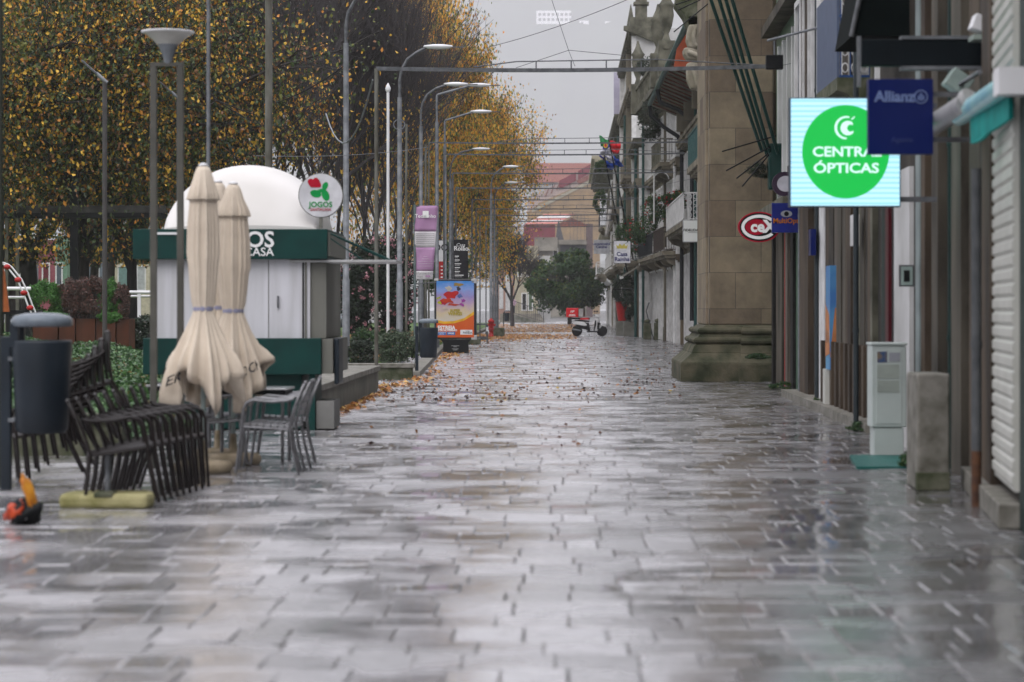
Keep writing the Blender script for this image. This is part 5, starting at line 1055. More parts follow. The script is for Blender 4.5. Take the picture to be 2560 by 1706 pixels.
flag('blue and white city flag with a plain blue flag behind it', 49, (1570, 690), (1510, 385), [([(1500, 378), (1530, 366), (1532, 385), (1500, 392)], fw_, 'white_cloth'), ([(1508, 362), (1528, 360), (1532, 376), (1506, 376)], fb_, 'blue_cloth'), ([(1497, 390), (1516, 392), (1512, 400), (1504, 397)], fb_, 'blue_cloth'), ([(1514, 392), (1532, 388), (1537, 408), (1520, 403)], fw_, 'white_cloth'), ([(1533, 390), (1546, 400), (1560, 418), (1538, 414)], fe_, 'blue_cloth'), ([(1512, 402), (1538, 410), (1536, 424), (1516, 422)], fe_, 'blue_cloth')], None, 3)
# things along the far facade
def tub(label, x, yb, w_, h, m):
    p = G(x, yb); t = thing('planter_box', label, 'planter', p); MB().box(-w_, w_, -.3, .3, 0, h).build('box', m, t, bevel=.02); MB().box(-w_*.9, w_*.9, -.27, .27, h, h+.015).build('soil', M_dark, t)
pc = mat('concrete planter', (.2, .2, .185), .7, (.12, .12, .1), 2)
tub('left grey planter box under the topiary ball', 1559, 839.5, .42, .78, pc); tub('middle grey planter box beside the red pot', 1578, 841, .42, .74, pc); tub('tall grey planter box nearest the folded sign', 1597, 840, .42, 1.1, pc)
for lb, x, yb, h in [('left mossy granite bollard by the folded sign', 1618, 848, .95), ('mossy granite bollard in front of the brown wall', 1645, 849.5, 1.0), ('small granite bollard next to the white box', 1668, 853, .8), ('granite bollard with ball top by the granite pier', 1738, 862, 1.35)]:
    p = G(x, yb); t = thing('bollard', lb, 'bollard', p, 0, 'granite bollards along the far facade'); MB().loft([[(-.2, -.15, 0), (.2, -.15, 0), (.2, .15, 0), (-.2, .15, 0)], [(-.18, -.13, h*.8), (.18, -.13, h*.8), (.18, .13, h*.8), (-.18, .13, h*.8)]]).build('post', M_mossy, t, bevel=.02); MB().lathe([(.1, h*.8), (.16, h*.86), (.15, h*.95), (.05, h)], n=14).build('cap', M_mossy, t)
t = thing('folding_sign', 'folded grey board leaning by the bollards', 'folding sign', G(1631, 848)); MB().tube([(-.3, 0, 1.35), (.05, 0, 0)], .03, 8).tube([(-.3, 0, 1.35), (-.15, .2, 1.75)], .03, 8).build('frame', M_steel, t)
t = thing('totem', 'tall dark slate totem in front of the far facade', 'totem', G(1703, 855)); MB().box(-.15, .15, -.1, .1, .02, 2.6).build('panel', mat('slate totem', (.02, .024, .032), .5), t, bevel=.01); MB().box(-.22, .22, -.2, .2, 0, .05).build('foot', M_black, t)
t = thing('meter_cabinet', 'white meter cabinet standing left of the slate totem', 'cabinet', G(1681, 854)); MB().box(-.14, .08, -.1, .3, 0, 1.05).build('body', M_white, t, bevel=.01); MB().box(.085, .22, .05, .3, 0, 1.2).build('side_body', M_slat, t)
t = thing('red_pot', 'tall red pot holding the clipped topiary ball', 'plant pot', G(1555, 838)); MB().lathe([(.2, .75), (.24, .9), (.36, 1.8), (.38, 1.85), (.33, 1.85)], n=22).build('pot', M_red, t); MB().box(-.18, .18, -.18, .18, 0, .76).build('foot', M_red, t)
for lb, xa, ya, xb, yb, s in [('dark half open awning over the far shop', 1598, 668, 1556, 694, 52), ('pale half open awning beyond the crown sign', 1532, 664, 1490, 695, 40)]:
    t = thing('shop_awning', lb, 'awning', P(xa, ya, F/s)); O = t.location.copy(); a = Vector((0, 0, 0)); b = P(xb, yb, F/s)-O
    MB().poly([a, b, b+Vector((0, 3, 0)), a+Vector((0, 3, 0))], (0, 0, .08)).build('canvas', mat('grey canvas', (.22, .21, .18), .8), t); MB().tube([b, b+Vector((0, 3, 0))], .06, 8).build('front_bar', M_wf, t)
t = thing('iron_bracket', 'black wall bracket with a diagonal stay above the topiary', 'bracket', P(1533, 723, F/49)); MB().tube([(0, 0, 0), (1.05, 0, 0)], .035, 6).tube([(0, 0, 0), (1.0, 0, 1.05)], .03, 6).tube([(0, 0, 0), (-.05, 0, -.2)], .03, 6).build('frame', M_black, t)
c_ = MB(); vs = []; fs = []
for i in range(9):
    for j in range(7): u, v = i/8, j/6; p = P(1524-2*u-(10*v if v > .3 else 0)*0+(u*-3)-v*6+12*(1-v)*.3, 524+v*68, F/44); vs.append((p.x+(u-.5)*.32, p.y+.06*math.sin(u*9), p.z))
for i in range(8):
    for j in range(6): q = i*7+j; fs.append((q, q+1, q+8, q+7))
o = c_.add(vs, fs, True).build('cloth', mat('hanging cloth', (.5, .48, .46), .9)); o.modifiers.new('s', 'SOLIDIFY').thickness = .01; tag(o, 'long white cloth hung over a far balcony railing', 'cloth')
t = thing('wall_lamp', 'white curved wall lamp post on the balcony', 'lamp', P(1635, 560, F/62)); MB().tube([(0, 0, 0), (0, 0, 1.95)], .03, 8).tube([(0, 0, 1.8)]+[(.3-.3*math.cos(q), 0, 1.8+.28*math.sin(q)) for q in np.linspace(0, math.pi, 8)], .022, 6).build('arm', M_wf, t); MB().lathe([(.01, 1.95), (.06, 2.0), (.06, 2.06), (.01, 2.12)], n=12).build('globe', M_wf, t)
# ================================================================ FAR BUILDINGS
M_rt = mat('red roof tiles', (.26, .085, .06), .8, (.16, .055, .045), 3, bump=.3)
M_mar = mat('maroon cladding', (.2, .02, .035), .7, (.16, .016, .03), 1)
M_och = mat('ochre wall', (.36, .24, .12), .85, (.24, .17, .1), .35, detail=8)
M_pk = mat('pink wall', (.42, .27, .22), .8, (.35, .22, .18), .4)
M_old2 = mat('weathered concrete house', (.27, .25, .21), .85, (.13, .12, .1), .5, detail=9)
def house(name, label, x0, x1, yb, yt, s, wm, wins=(), depth=9, roof=None, cat='building'):
    Y = F/s; xa, xb = (x0-VX)/s, (x1-VX)/s; z1 = CH+(HY-yt)/s; z0 = CH+(HY-yb)/s if yb else 0
    t = thing(name, label, cat, (xa, Y, 0)); W_ = xb-xa
    MB().box(0, W_, 0, depth, z0, z1).build('wall', wm, t)
    for (wx0, wx1, wy0, wy1, m_) in wins:
        a, b = (wx0-x0)/s, (wx1-x0)/s; p, q = CH+(HY-wy1)/s, CH+(HY-wy0)/s
        f_ = MB().box(a-.1, a, -.08, .02, p-.1, q+.1).box(b, b+.1, -.08, .02, p-.1, q+.1).box(a, b, -.08, .02, q, q+.1).box(a, b, -.1, .02, p-.1, p).build('window', M_wf, t)
        MB().box(a, b, -.03, -.002, p, q).build('pane', m_, f_)
    if roof:
        ry, m_, ov = roof; zr = CH+(HY-ry)/s
        r_ = MB().poly([(-ov, -ov, z1), (-ov, -ov, z1+.12), (-ov, depth*.5, zr+.12), (-ov, depth*.5, zr)], (W_+2*ov, 0, 0))
        r_.poly([(-ov, depth+ov, z1), (-ov, depth+ov, z1+.12), (-ov, depth*.5+.003, zr+.12), (-ov, depth*.5+.003, zr)], (W_+2*ov, 0, 0))
        n_ = int(W_/.45)
        for k in range(n_): u = -ov+(W_+2*ov)*(k+.5)/n_; r_.tube([(u, -ov-.02, z1+.12), (u, depth*.5, zr+.12)], .09, 5)
        r_.build('roof', m_, t)
    return t, Y
dk = M_dark
house('distant_house', 'white house with a long red tiled roof, highest beyond the street end', 1322, 1492, 790, 457, 9, M_wr, [], 20, (404, M_rt, 1.0))
t, Y = house('gabled_warehouse', 'ochre gabled building with a sloping maroon band under the tiled house', 1318, 1500, 800, 560, 10, M_och, [], 10)
s = 10.0; X_ = lambda x: (x-1318)/s; Z_ = lambda y: CH+(HY-y)/s
MB().poly([(X_(1318), 0, Z_(560)), (X_(1318), 0, Z_(532)), (X_(1352), 0, Z_(506)), (X_(1420), 0, Z_(476)), (X_(1500), 0, Z_(440)), (X_(1500), 0, Z_(560))], (0, 10, 0)).build('gable', M_och, t)
MB().poly([(X_(1330), -.2, Z_(524)), (X_(1500), -.2, Z_(438)), (X_(1500), -.2, Z_(446)), (X_(1330), -.2, Z_(532))], (0, .19, 0)).build('fascia', M_cr, t)
for (a, ya, b, yb_, th) in [(1398, 452, 1440, 430, 22), (1445, 428, 1486, 405, 22)]: MB().poly([(X_(a), .3, Z_(ya+th)), (X_(a), .3, Z_(ya)), (X_(b), .3, Z_(yb_)), (X_(b), .3, Z_(yb_+th))], (0, .3, 0)).build('maroon_panel', M_mar, t)
MB().poly([(X_(1318), .7, Z_(530)), (X_(1318), .7, Z_(500)), (X_(1500), .7, Z_(398)), (X_(1500), .7, Z_(438))], (0, 2, 0)).build('rear_gable', mat('pale pink gable', (.45, .36, .33), .8), t)
MB().poly([(X_(1440), .25, Z_(452)), (X_(1484), .25, Z_(432)), (X_(1490), .25, Z_(440)), (X_(1448), .25, Z_(461))], (0, .1, 0)).build('roof', M_rt, t)
for k in range(4): MB().poly([(X_(1362+k*14), .5, Z_(492-k*8)), (X_(1365+k*14), .5, Z_(491-k*8)), (X_(1374+k*14), .5, Z_(470-k*9)), (X_(1371+k*14), .5, Z_(471-k*9))], (0, .15, 0)).build('truss_bar', M_rt, t)
t, Y = house('shed_house', 'pink and white striped roof house with maroon walls in the far middle', 1309, 1388, 790, 562, 12, M_mar, [], 6)
X_ = lambda x: (x-1309)/12; Z_ = lambda y: CH+(HY-y)/12
rp = mat('faded red roofing', (.45, .16, .13), .7, (.36, .11, .09), 1)
for k in range(5): MB().poly([(X_(1311+k*10), -.4+k*.9, Z_(562-k*5.5)), (X_(1390+k*10), -.4+k*.9, Z_(561-k*5.5)), (X_(1398+k*10), .5+k*.9, Z_(557-k*5.5)), (X_(1320+k*10), .5+k*.9, Z_(557-k*5.5))], (0, 0, .12)).build('roof', rp if k % 2 == 0 else M_wr, t)
t, Y = house('concrete_house', 'weathered concrete house with a roof terrace behind the round green tree', 1340, 1466, 800, 600, 15, M_old2, [(1437, 1442, 618, 640, dk), (1452, 1458, 618, 640, dk), (1384, 1394, 622, 640, dk), (1350, 1360, 690, 715, dk)], 8)
X_ = lambda x: (x-1340)/15; Z_ = lambda y: CH+(HY-y)/15
MB().box(X_(1336), X_(1394), -.8, -.01, Z_(628), Z_(594)).box(X_(1397), X_(1466), -.9, -.01, Z_(612), Z_(604)).build('terrace', M_old2, t)
MB().box(X_(1400), X_(1466), -.1, -.005, Z_(650), Z_(613)).build('dark_recess', mat('recess grey', (.05, .05, .06), .8), t)
MB().box(X_(1466)+.003, X_(1482), .1, 6, 0, Z_(560)).build('side_wall', mat('mauve wall', (.14, .1, .1), .8), t)
MB().poly([(X_(1388), .2, Z_(605)), (X_(1396), .2, Z_(548)), (X_(1411), .2, Z_(605))], (0, 3, 0)).build('dormer', mat('slate dormer', (.1, .1, .11), .8), t)
MB().poly([(X_(1392), .4, Z_(562)), (X_(1430), .4, Z_(545)), (X_(1468), .4, Z_(562)), (X_(1468), .4, Z_(566)), (X_(1392), .4, Z_(566))], (0, 3, 0)).build('roof', M_rt, t)
r_ = MB()
for x in (1425, 1434, 1443, 1452, 1461, 1470): r_.box(X_(x), X_(x)+.06, .2, .26, Z_(600), Z_(535))
for y in (535, 548, 566): r_.box(X_(1420), X_(1484), .2, .25, Z_(y)-.05, Z_(y))
r_.build('frame', M_steel, t)
house('cream_house', 'cream house with tall narrow doors beside the far stairs', 1286, 1344, 800, 615, 24, M_cr, [(1306, 1315, 735, 775, dk), (1322, 1330, 728, 775, mat('green shutter', (.08, .12, .07), .7)), (1296, 1303, 660, 690, dk), (1318, 1326, 655, 690, dk)], 8)
house('pink_house', 'pink and white house glimpsed behind the bare tree', 1232, 1286, 800, 630, 23, M_pk, [(1250, 1256, 710, 770, M_wf), (1266, 1274, 690, 775, M_wf), (1240, 1247, 660, 690, dk), (1272, 1280, 640, 670, dk)], 8)
house('pale_house', 'pale house with small windows just left of the round green tree', 1344, 1376, 800, 640, 23.5, M_wr, [(1349, 1356, 665, 685, dk), (1363, 1370, 665, 685, dk), (1350, 1357, 710, 735, M_wf)], 6)
# stairs, railing and a passer-by
t = thing('stone_steps', 'stone steps with a ramp at the far end of the street', 'steps', ((1276-VX)/24, F/24.5, 0))
for k in range(6): MB().box(-1, 3.6-.1*k, .35*k, 8, .15*k, .15*k+.15).build('step', M_old2, t)
MB().poly([(0, -.2, 0), (3.3, -.2, 0), (0, -.2, .95)], (0, .18, 0)).build('ramp_wall', M_concrete, t)
t = thing('stair_railing', 'dark sloping metal railing along the far steps', 'railing', ((1277-VX)/25.5, F/25.5, 0))
rl = MB()
for k in range(17): u = k*.2; zz = max(0, .95-.29*u); rl.tube([(u, 0, zz), (u, 0, zz+1.35-.14*u*.5)], .02 if k % 4 else .04, 6)
rl.tube([(0, 0, 2.3), (1.2, 0, 1.85), (3.2, 0, 1.15)], .035, 6).tube([(0, 0, 1.1), (3.2, 0, .15)], .025, 6); rl.build('railing', mat('railing grey', (.07, .07, .08), .5), t)
def person():
    s = 24.3; p = P(1283, 779, F/s); p.z = .9
    t = tag(thing('person', 'person in a pale pink jacket standing behind the far stair railing', 'person', p), None)
    me = bpy.data.meshes.new('body'); V = [(0, 0, .92), (0, 0, 1.15), (0, .02, 1.38), (0, .02, 1.5), (0, .0, 1.64), (.1, 0, .88), (.11, -.03, .48), (.11, .02, .06), (.11, -.12, .03), (-.1, 0, .88), (-.12, -.02, .48), (-.13, .04, .06), (-.13, -.1, .03), (.19, .02, 1.38), (.25, .0, 1.1), (.2, -.16, .92), (.17, -.22, .88), (-.19, .02, 1.38), (-.26, 0, 1.1), (-.2, -.14, .93), (-.17, -.2, .89)]
    E_ = [(0, 1), (1, 2), (2, 3), (3, 4), (0, 5), (5, 6), (6, 7), (7, 8), (0, 9), (9, 10), (10, 11), (11, 12), (2, 13), (13, 14), (14, 15), (15, 16), (2, 17), (17, 18), (18, 19), (19, 20)]
    rs = [.15, .14, .15, .055, .1, .09, .06, .045, .04, .09, .06, .045, .04, .07, .05, .035, .035, .07, .05, .035, .035]
    me.from_pydata(V, E_, []); o = bpy.data.objects.new('body', me); C.objects.link(o); o.parent = t
    m_ = o.modifiers.new('skin', 'SKIN'); 
    for v, r in zip(me.skin_vertices[0].data, rs): v.radius = (r, r*.8)
    me.skin_vertices[0].data[0].use_root = True
    o.modifiers.new('sub', 'SUBSURF').levels = 1; o.modifiers['sub'].render_levels = 1
    me.materials.append(mat('skin', (.4, .25, .18), .6))
    MB().lathe([(.19, .82), (.2, .95), (.18, 1.15), (.23, 1.36), (.15, 1.47), (.07, 1.52)], n=16).tube([(.2, .02, 1.38), (.27, 0, 1.1), (.21, -.15, .94)], [.08, .065, .05], 8).tube([(-.2, .02, 1.38), (-.28, 0, 1.1), (-.21, -.13, .95)], [.08, .065, .05], 8).build('jacket', mat('pink jacket', (.5, .33, .42), .8), t)
    MB().tube([(.1, 0, .9), (.11, -.03, .48), (.11, .02, .1)], [.11, .08, .065], 8).tube([(-.1, 0, .9), (-.12, -.02, .48), (-.13, .04, .1)], [.11, .08, .065], 8).build('trousers', mat('dark trousers', (.03, .03, .04), .8), t)
    MB().lathe([(.02, 1.6), (.105, 1.64), (.115, 1.7), (.09, 1.76), (.01, 1.79)], (0, .02, 0), 14).build('hair', mat('dark hair', (.02, .015, .012), .6), t)
person()
# left background seen beneath the trees
def lhouse(name, label, x0, x1, yt, s, wm, wins): return house(name, label, x0, x1, 800, yt, s, wm, wins, 8)
lhouse('maroon_house', 'maroon shop house with white door surrounds seen under the left trees', 96, 138, 600, 30, mat('maroon wall', (.25, .06, .08), .8), [(108, 122, 660, 712, mat('maroon door', (.12, .01, .02), .5))])
lhouse('green_house', 'green tiled shop house beside the maroon one under the trees', 138, 168, 590, 30, mat('green wall', (.14, .25, .17), .7), [(142, 154, 660, 712, mat('grey blue door', (.06, .08, .1), .5))])
lhouse('white_shop', 'white shop front with glass doors behind the left tree trunks', 285, 392, 615, 29, mat('cream shop wall', (.5, .46, .34), .7), [(297, 320, 668, 725, mat('mint glass', (.15, .25, .23), .3)), (330, 338, 668, 725, dk), (345, 362, 668, 725, mat('pale glass', (.4, .42, .42), .3))])
t = thing('shop_awning', 'pale striped awning over the white shop under the trees', 'awning', P(308, 654, F/30)); MB().poly([(0, 0, 0), (1.9, 0, 0), (1.9, 1.2, .5), (0, 1.2, .5)], (0, 0, .08)).build('canvas', M_wr, t); MB().box(0, 1.9, -.02, 0, -.2, .0).build('valance', mat('brown valance', (.1, .07, .06), .8), t)
lhouse('dark_house', 'grey house at the far left behind the climbing frame', -60, 78, 600, 27, mat('grey wall', (.2, .2, .22), .8), [(20, 34, 640, 690, M_wf), (46, 58, 640, 700, M_wf), (0, 12, 640, 690, M_wf)])
lhouse('dim_house', 'blue grey house between the thick tree trunks', 170, 262, 590, 26, mat('blue grey wall', (.13, .16, .19), .8), [(235, 246, 640, 700, M_wf)])
lhouse('long_house', 'long pale block glimpsed behind the bare trees right of the kiosk', 800, 1010, 600, 27, mat('pale block wall', (.4, .38, .38), .8), [(x, x+9, 650, 690, dk) for x in range(836, 1000, 22)])
# parked car and parking sign right of the kiosk
def car():
    s = 43.0; t = thing('parked_car', 'pale silver car parked beyond the lawn right of the kiosk', 'car', ((842-VX)/s, F/s, 0)); wm = mat('car paint', (.35, .37, .4), .25)
    MB().loft([[(-.85, y, .35), (.85, y, .35), (.88, y, .8), (-.88, y, .8)] for y in (0, .2, 3.8, 4.0)]).build('body', mat('dark car paint', (.05, .06, .07), .25), t, bevel=.1)
    MB().loft([[(-.82, .9, .8), (.82, .9, .8), (.82, 3.6, .8), (-.82, 3.6, .8)], [(-.62, 1.5, 1.42), (.62, 1.5, 1.42), (.62, 3.1, 1.42), (-.62, 3.1, 1.42)]]).build('cabin', wm, t, bevel=.06)
    MB().poly([(-.72, .95, .86), (.72, .95, .86), (.6, 1.46, 1.36), (-.6, 1.46, 1.36)], (0, -.02, .01)).build('windscreen', mat('windscreen', (.3, .35, .38), .1), t)
    for x in (-.8, .8):
        for y in (.7, 3.2): w_ = MB().tube([(x-.1, y, .33), (x+.1, y, .33)], .33, 18); w_.build('wheel', M_tyre, t)
    for x in (-.6, .6): MB().box(x-.16, x+.16, -.02, .02, .58, .7).build('headlight', M_white, t)
car()
t = thing('parking_sign', 'small blue parking sign with a white letter beside the kiosk', 'sign', ((849-VX)/52, F/52, 0)); MB().tube([(0, 0, 0), (0, 0, 3)], .03, 8).build('post', M_steel, t); MB().box(-.2, .2, -.03, -.01, 2.2, 3.2).build('plate', mat('sign pale', (.4, .42, .5), .5), t); MB().box(-.12, .12, -.045, -.031, 2.75, 3.1).build('panel', mat('parking blue', (.03, .08, .3), .5), t); text('P', .3, M_letter_w, t, (0, -.05, 2.92), bold=.03)
# pergola beam on posts, white railings, climbing frame
def pergola():
    s = 78.0; Y = F/s; t = thing('pergola', 'long dark pergola beam crossing the park on the left', 'pergola', ((-30-VX)/s, Y, 0)); X = lambda x: (x+30)/s; Z = lambda y: CH+(HY-y)/s
    MB().box(X(-30), X(412), 0, .3, Z(532), Z(514)).build('beam', mat('pergola timber', (.06, .058, .055), .7, (.025, .024, .022), 3), t); MB().box(X(-30), X(405), .02, .8, Z(545), Z(532)-.003).build('under_beam', M_black, t)
    for x in (184, -5): MB().box(X(x)-.13, X(x)+.13, .05, .3, 0, Z(420)).build('post', M_black, t)
    for x in (15, 42): MB().box(X(x)-.05, X(x)+.05, .05, .15, 0, Z(500)).build('slim_post', mat('slim post', (.14, .14, .11), .6), t)
pergola()
def rail(label, x0, x1, y1, y2, s, posts):
    t = thing('park_railing', label, 'railing', ((x0-VX)/s, F/s, 0), 0, 'white park railings'); X = lambda x: (x-x0)/s; Z = lambda y: CH+(HY-y)/s
    MB().tube([(0, 0, Z(y1)), (X(x1), 0, Z(y1))], .055, 10).build('rail', M_white, t); MB().tube([(0, .3, Z(y2)), (X(x1), .3, Z(y2))], .04, 8).build('rail', M_white, t)
    for x in posts: MB().box(X(x)-.05, X(x)+.05, -.03, .05, 0, Z(y1)).build('post', M_white, t)
rail('white tubular park railing at the left edge by the climbing frame', -40, 78, 722, 744, 88, [-20]); rail('white tubular park railing between the planter and the kiosk', 310, 386, 731, 741, 82, [348])
def climb():
    s = 100.0; t = thing('climbing_frame', 'red and white rope climbing frame at the left edge', 'climbing frame', ((40-VX)/s, F/s, 0)); X = lambda x: (x-40)/s; Z = lambda y: CH+(HY-y)/s
    pts = [(-20, 650), (10, 662), (18, 668), (42, 698), (58, 732), (70, 765), (78, 782)]
    for d in (0, 5): MB().tube([(X(x+d), d*.06, Z(y)) for x, y in pts], .022, 8).build('rope', M_white, t)
    for (x, y) in [(18, 668), (45, 700), (60, 733), (75, 770)]: MB().lathe([(.01, -.07), (.07, -.045), (.095, 0), (.07, .045), (.01, .07)], (X(x), 0, Z(y)), 14).build('clamp', M_red, t)
    MB().poly([(X(-4), .2, Z(780)), (X(18), .2, Z(780)), (X(6), .2, Z(680)), (X(-4), .2, Z(660))], (0, .1, 0)).build('side_board', mat('orange board', (.35, .09, .02), .5), t)
    MB().box(X(-10), X(88), .3, .9, Z(786), Z(776)).build('platform', M_black, t); MB().box(X(8), X(20), .3, .7, 0, Z(786)).build('leg', M_black, t); MB().box(X(56), X(66), .3, .5, 0, Z(740)).build('leg', M_black, t)
climb()
# corten planters
M_cor = mat('rusty steel planter', (.1, .03, .014), .7, (.045, .018, .01), 1.2, detail=8)
cps = []
for k, (xa, xb, yt) in enumerate([(82, 144, 795), (146, 186, 796), (188, 236, 797), (238, 286, 798), (288, 319, 798)]):
    s = 88.0; t = thing('rust_planter', ['leftmost', 'second', 'middle', 'fourth', 'rightmost'][k]+' rusty steel planter box in the row'+('' if k in (0, 4) else ' counted from the left')+' behind the ivy mound', 'planter', ((xa-VX)/s, F/s+k*.05, 0), 0, 'rusty steel planters'); w_ = (xb-xa)/s
    MB().box(0, w_, 0, 1.0, 0, CH+(HY-yt)/s).build('box', M_cor, t, bevel=.01)
    MB().box(.03, w_-.03, .03, .97, CH+(HY-yt)/s, CH+(HY-yt)/s+.01).build('soil', M_dark, t)

# ================================================================ PLANTS
def leafset(ctr, size, rg, aspect=.7, up=0.0):
    n = len(ctr); a = rg.normal(size=(n, 3)); a[:, 2] = a[:, 2]*(1-up)
    a /= np.linalg.norm(a, axis=1)[:, None]; b = rg.normal(size=(n, 3)); b -= (b*a).sum(1)[:, None]*a; b /= np.linalg.norm(b, axis=1)[:, None]
    s = size*rg.uniform(.6, 1.3, n) if np.isscalar(size) else size; s = s[:, None]
    nrm = np.cross(a, b)
    v = np.stack([ctr-a*s*.5, ctr+b*s*.5*aspect+nrm*s*.12, ctr+a*s*.5, ctr-b*s*.5*aspect+nrm*s*.12], 1).reshape(-1, 3)
    f = np.arange(4*n).reshape(n, 4); return v, f
def blob_pts(n, rg, cx, cy, cz, rx, ry, rz, clumps=30, cr=.3, shell=.55):
    d = rg.normal(size=(clumps, 3)); d /= np.linalg.norm(d, axis=1)[:, None]; r = rg.uniform(shell, 1, clumps)**.6; c = d*r[:, None]
    k = rg.integers(0, clumps, n); e = rg.normal(size=(n, 3)); e /= np.linalg.norm(e, axis=1)[:, None]; e *= (rg.uniform(0, 1, n)**.5)[:, None]*cr*rg.uniform(.7, 1.3, clumps)[k][:, None]
    p = c[k]+e; return p*np.array([rx, ry, rz])+np.array([cx, cy, cz])
L_aut = leafmat('autumn leaves', [((.8, .42, .04), 5), ((.7, .28, .025), 3), ((.85, .55, .08), 4), ((.3, .13, .03), 2), ((.3, .3, .04), 4), ((.12, .16, .03), 4), ((.06, .08, .02), 4)], .35)
L_dk = leafmat('dark autumn leaves', [((.75, .45, .05), 3.6), ((.6, .24, .03), 1.8), ((.2, .09, .03), 4), ((.05, .08, .02), 7), ((.025, .04, .014), 6), ((.16, .17, .03), 5)], .25)
L_gr = leafmat('green leaves', [((.025, .065, .02), 6), ((.04, .1, .025), 5), ((.015, .04, .014), 5), ((.1, .14, .02), 1.5)], .2)
L_dg = leafmat('dark bush leaves', [((.012, .025, .012), 6), ((.02, .04, .018), 4), ((.035, .03, .02), 2)], .15)
L_bx = leafmat('bright conifer leaves', [((.05, .17, .02), 6), ((.03, .1, .015), 4), ((.09, .2, .03), 2)], .2)
L_br = leafmat('brown red leaves', [((.12, .06, .05), 5), ((.06, .04, .03), 5), ((.2, .08, .06), 2)], .2)
L_iv = leafmat('ivy leaves', [((.045, .11, .035), 6), ((.09, .18, .06), 4), ((.025, .06, .02), 3), ((.16, .13, .04), .8)], .15, .35)
L_pk = leafmat('pink blossom', [((.55, .25, .3), 5), ((.6, .35, .38), 3), ((.45, .15, .2), 2)], .2)
L_fl = leafmat('fallen leaves', [((.22, .09, .025), 4), ((.36, .16, .04), 2), ((.1, .035, .015), 5), ((.04, .018, .012), 6), ((.35, .24, .04), 1)], .0, .4)
L_fy = leafmat('fallen yellow leaves', [((.45, .22, .06), 5), ((.38, .15, .04), 3), ((.5, .3, .08), 2), ((.2, .08, .03), 2)], .0, .45)
def branches(seed, H, trunk_r, trunk_h, spread, depth=5, up=.35, nb=(3, 4), wob=.25, crown=None):
    rg = random.Random(seed); segs = []; tips = []
    def grow(p, d, L, r, lv):
        n = 4; q = p
        for i in range(n):
            d = (d+Vector((rg.gauss(0, wob), rg.gauss(0, wob), rg.gauss(0, wob*.5)+up*.22))*.35).normalized(); q2 = q+d*(L/n); r2 = r*(1-.12*(i+1)/n*2)
            segs.append((q, q2, r*(1-.25*i/n), r*(1-.25*(i+1)/n))); 
            if lv > 0 and i >= 1 and rg.random() < (.75 if lv < depth else .5):
                dd = (d+Vector((rg.gauss(0, spread), rg.gauss(0, spread), rg.gauss(0, spread*.5)+up*.3))).normalized(); grow(q2, dd, L*rg.uniform(.5, .75), r*.5, lv-1)
            q = q2
        if lv > 0:
            for _ in range(rg.choice(nb)-1):
                dd = (d+Vector((rg.gauss(0, spread), rg.gauss(0, spread), rg.gauss(0, spread*.5)+up*.3))).normalized(); grow(q, dd, L*rg.uniform(.62, .85), r*.6, lv-1)
        else: tips.append(q)
    p = Vector((0, 0, 0)); d = Vector((rg.gauss(0, .05), rg.gauss(0, .05), 1)).normalized(); segs.append((p, p+d*trunk_h*.5, trunk_r*1.25, trunk_r*.95)); segs.append((p+d*trunk_h*.5, p+d*trunk_h, trunk_r*.95, trunk_r*.85)); q = p+d*trunk_h
    L0 = (H-trunk_h)*.36
    for k in range(5):
        a = 2*math.pi*k/5+rg.uniform(-.4, .4); e = spread*1.1; dd = Vector((math.cos(a)*e, math.sin(a)*e, 1)).normalized() if k else Vector((.05, 0, 1)); grow(q-Vector((0, 0, .25*k*trunk_h/5)), dd, L0*rg.uniform(.85, 1.15), trunk_r*.55, depth)
    return segs, tips
def segmesh(name, segs, m, parent, nmin=3):
    V = []; Q = []
    for (a, b, ra, rb) in segs:
        n = 8 if ra > .06 else (4 if ra > .02 else 3); ra = max(ra, .008); rb = max(rb, .006); d = (b-a); 
        if d.length < 1e-5: continue
        d.normalize(); x = d.cross(Vector((0, 0, 1)) if abs(d.z) < .9 else Vector((1, 0, 0))).normalized(); y = d.cross(x); o = len(V)
        for (c, r) in ((a, ra), (b+d*rb*.5, rb)):
            for k in range(n): t_ = 2*math.pi*k/n; V.append(c+(x*math.cos(t_)+y*math.sin(t_))*r)
        for k in range(n): Q.append((o+k, o+(k+1) % n, o+n+(k+1) % n, o+n+k))
    return npmesh(name, [tuple(v) for v in V], Q, m, parent, True)
def tree_proto(seed, H, tr, th, spread, depth, up, nleaf, leafm, lsize, clump=.55, low=None, barkm=M_bark, bare_top=0, nb=(3, 4), lrng=None, droop=0):
    segs, tips = branches(seed, H, tr, th, spread, depth, up, nb)
    t = bpy.data.objects.new('tree', None); C.objects.link(t)
    big = [s_ for s_ in segs]; segmesh('trunk', big, barkm, t)
    if nleaf:
        rg = np.random.default_rng(seed); T = np.array([tuple(s_[1]) for s_ in segs if s_[2] < .05]+[tuple(x) for x in tips])
        if lrng: T = T[(T[:, 2] > lrng[0]) & (T[:, 2] < lrng[1])]
        k = rg.integers(0, len(T), nleaf); c = T[k]+rg.normal(0, clump, (nleaf, 3))*np.array([1, 1, .8]); c[:, 2] -= droop*rg.uniform(0, 1, nleaf)**2*(rg.random(nleaf) < .45); c[:, 2] = np.maximum(c[:, 2], 3.2); v, f = leafset(c, lsize, rg); npmesh('crown', v, f, leafm, t)
    return t
def put(proto, label, x, Y, rz, sc_=1, group='trees of the park avenue', cat='tree', sz=None, first=[]):
    o = proto if proto.name not in first else copy_tree(proto)
    if o is proto: first.append(proto.name)
    o.name = 'tree'; o.location = (x, Y, 0); o.rotation_euler = (0, 0, rz); o.scale = (sc_, sc_, sz or sc_); tag(o, label, cat, group); return o
USED = set()
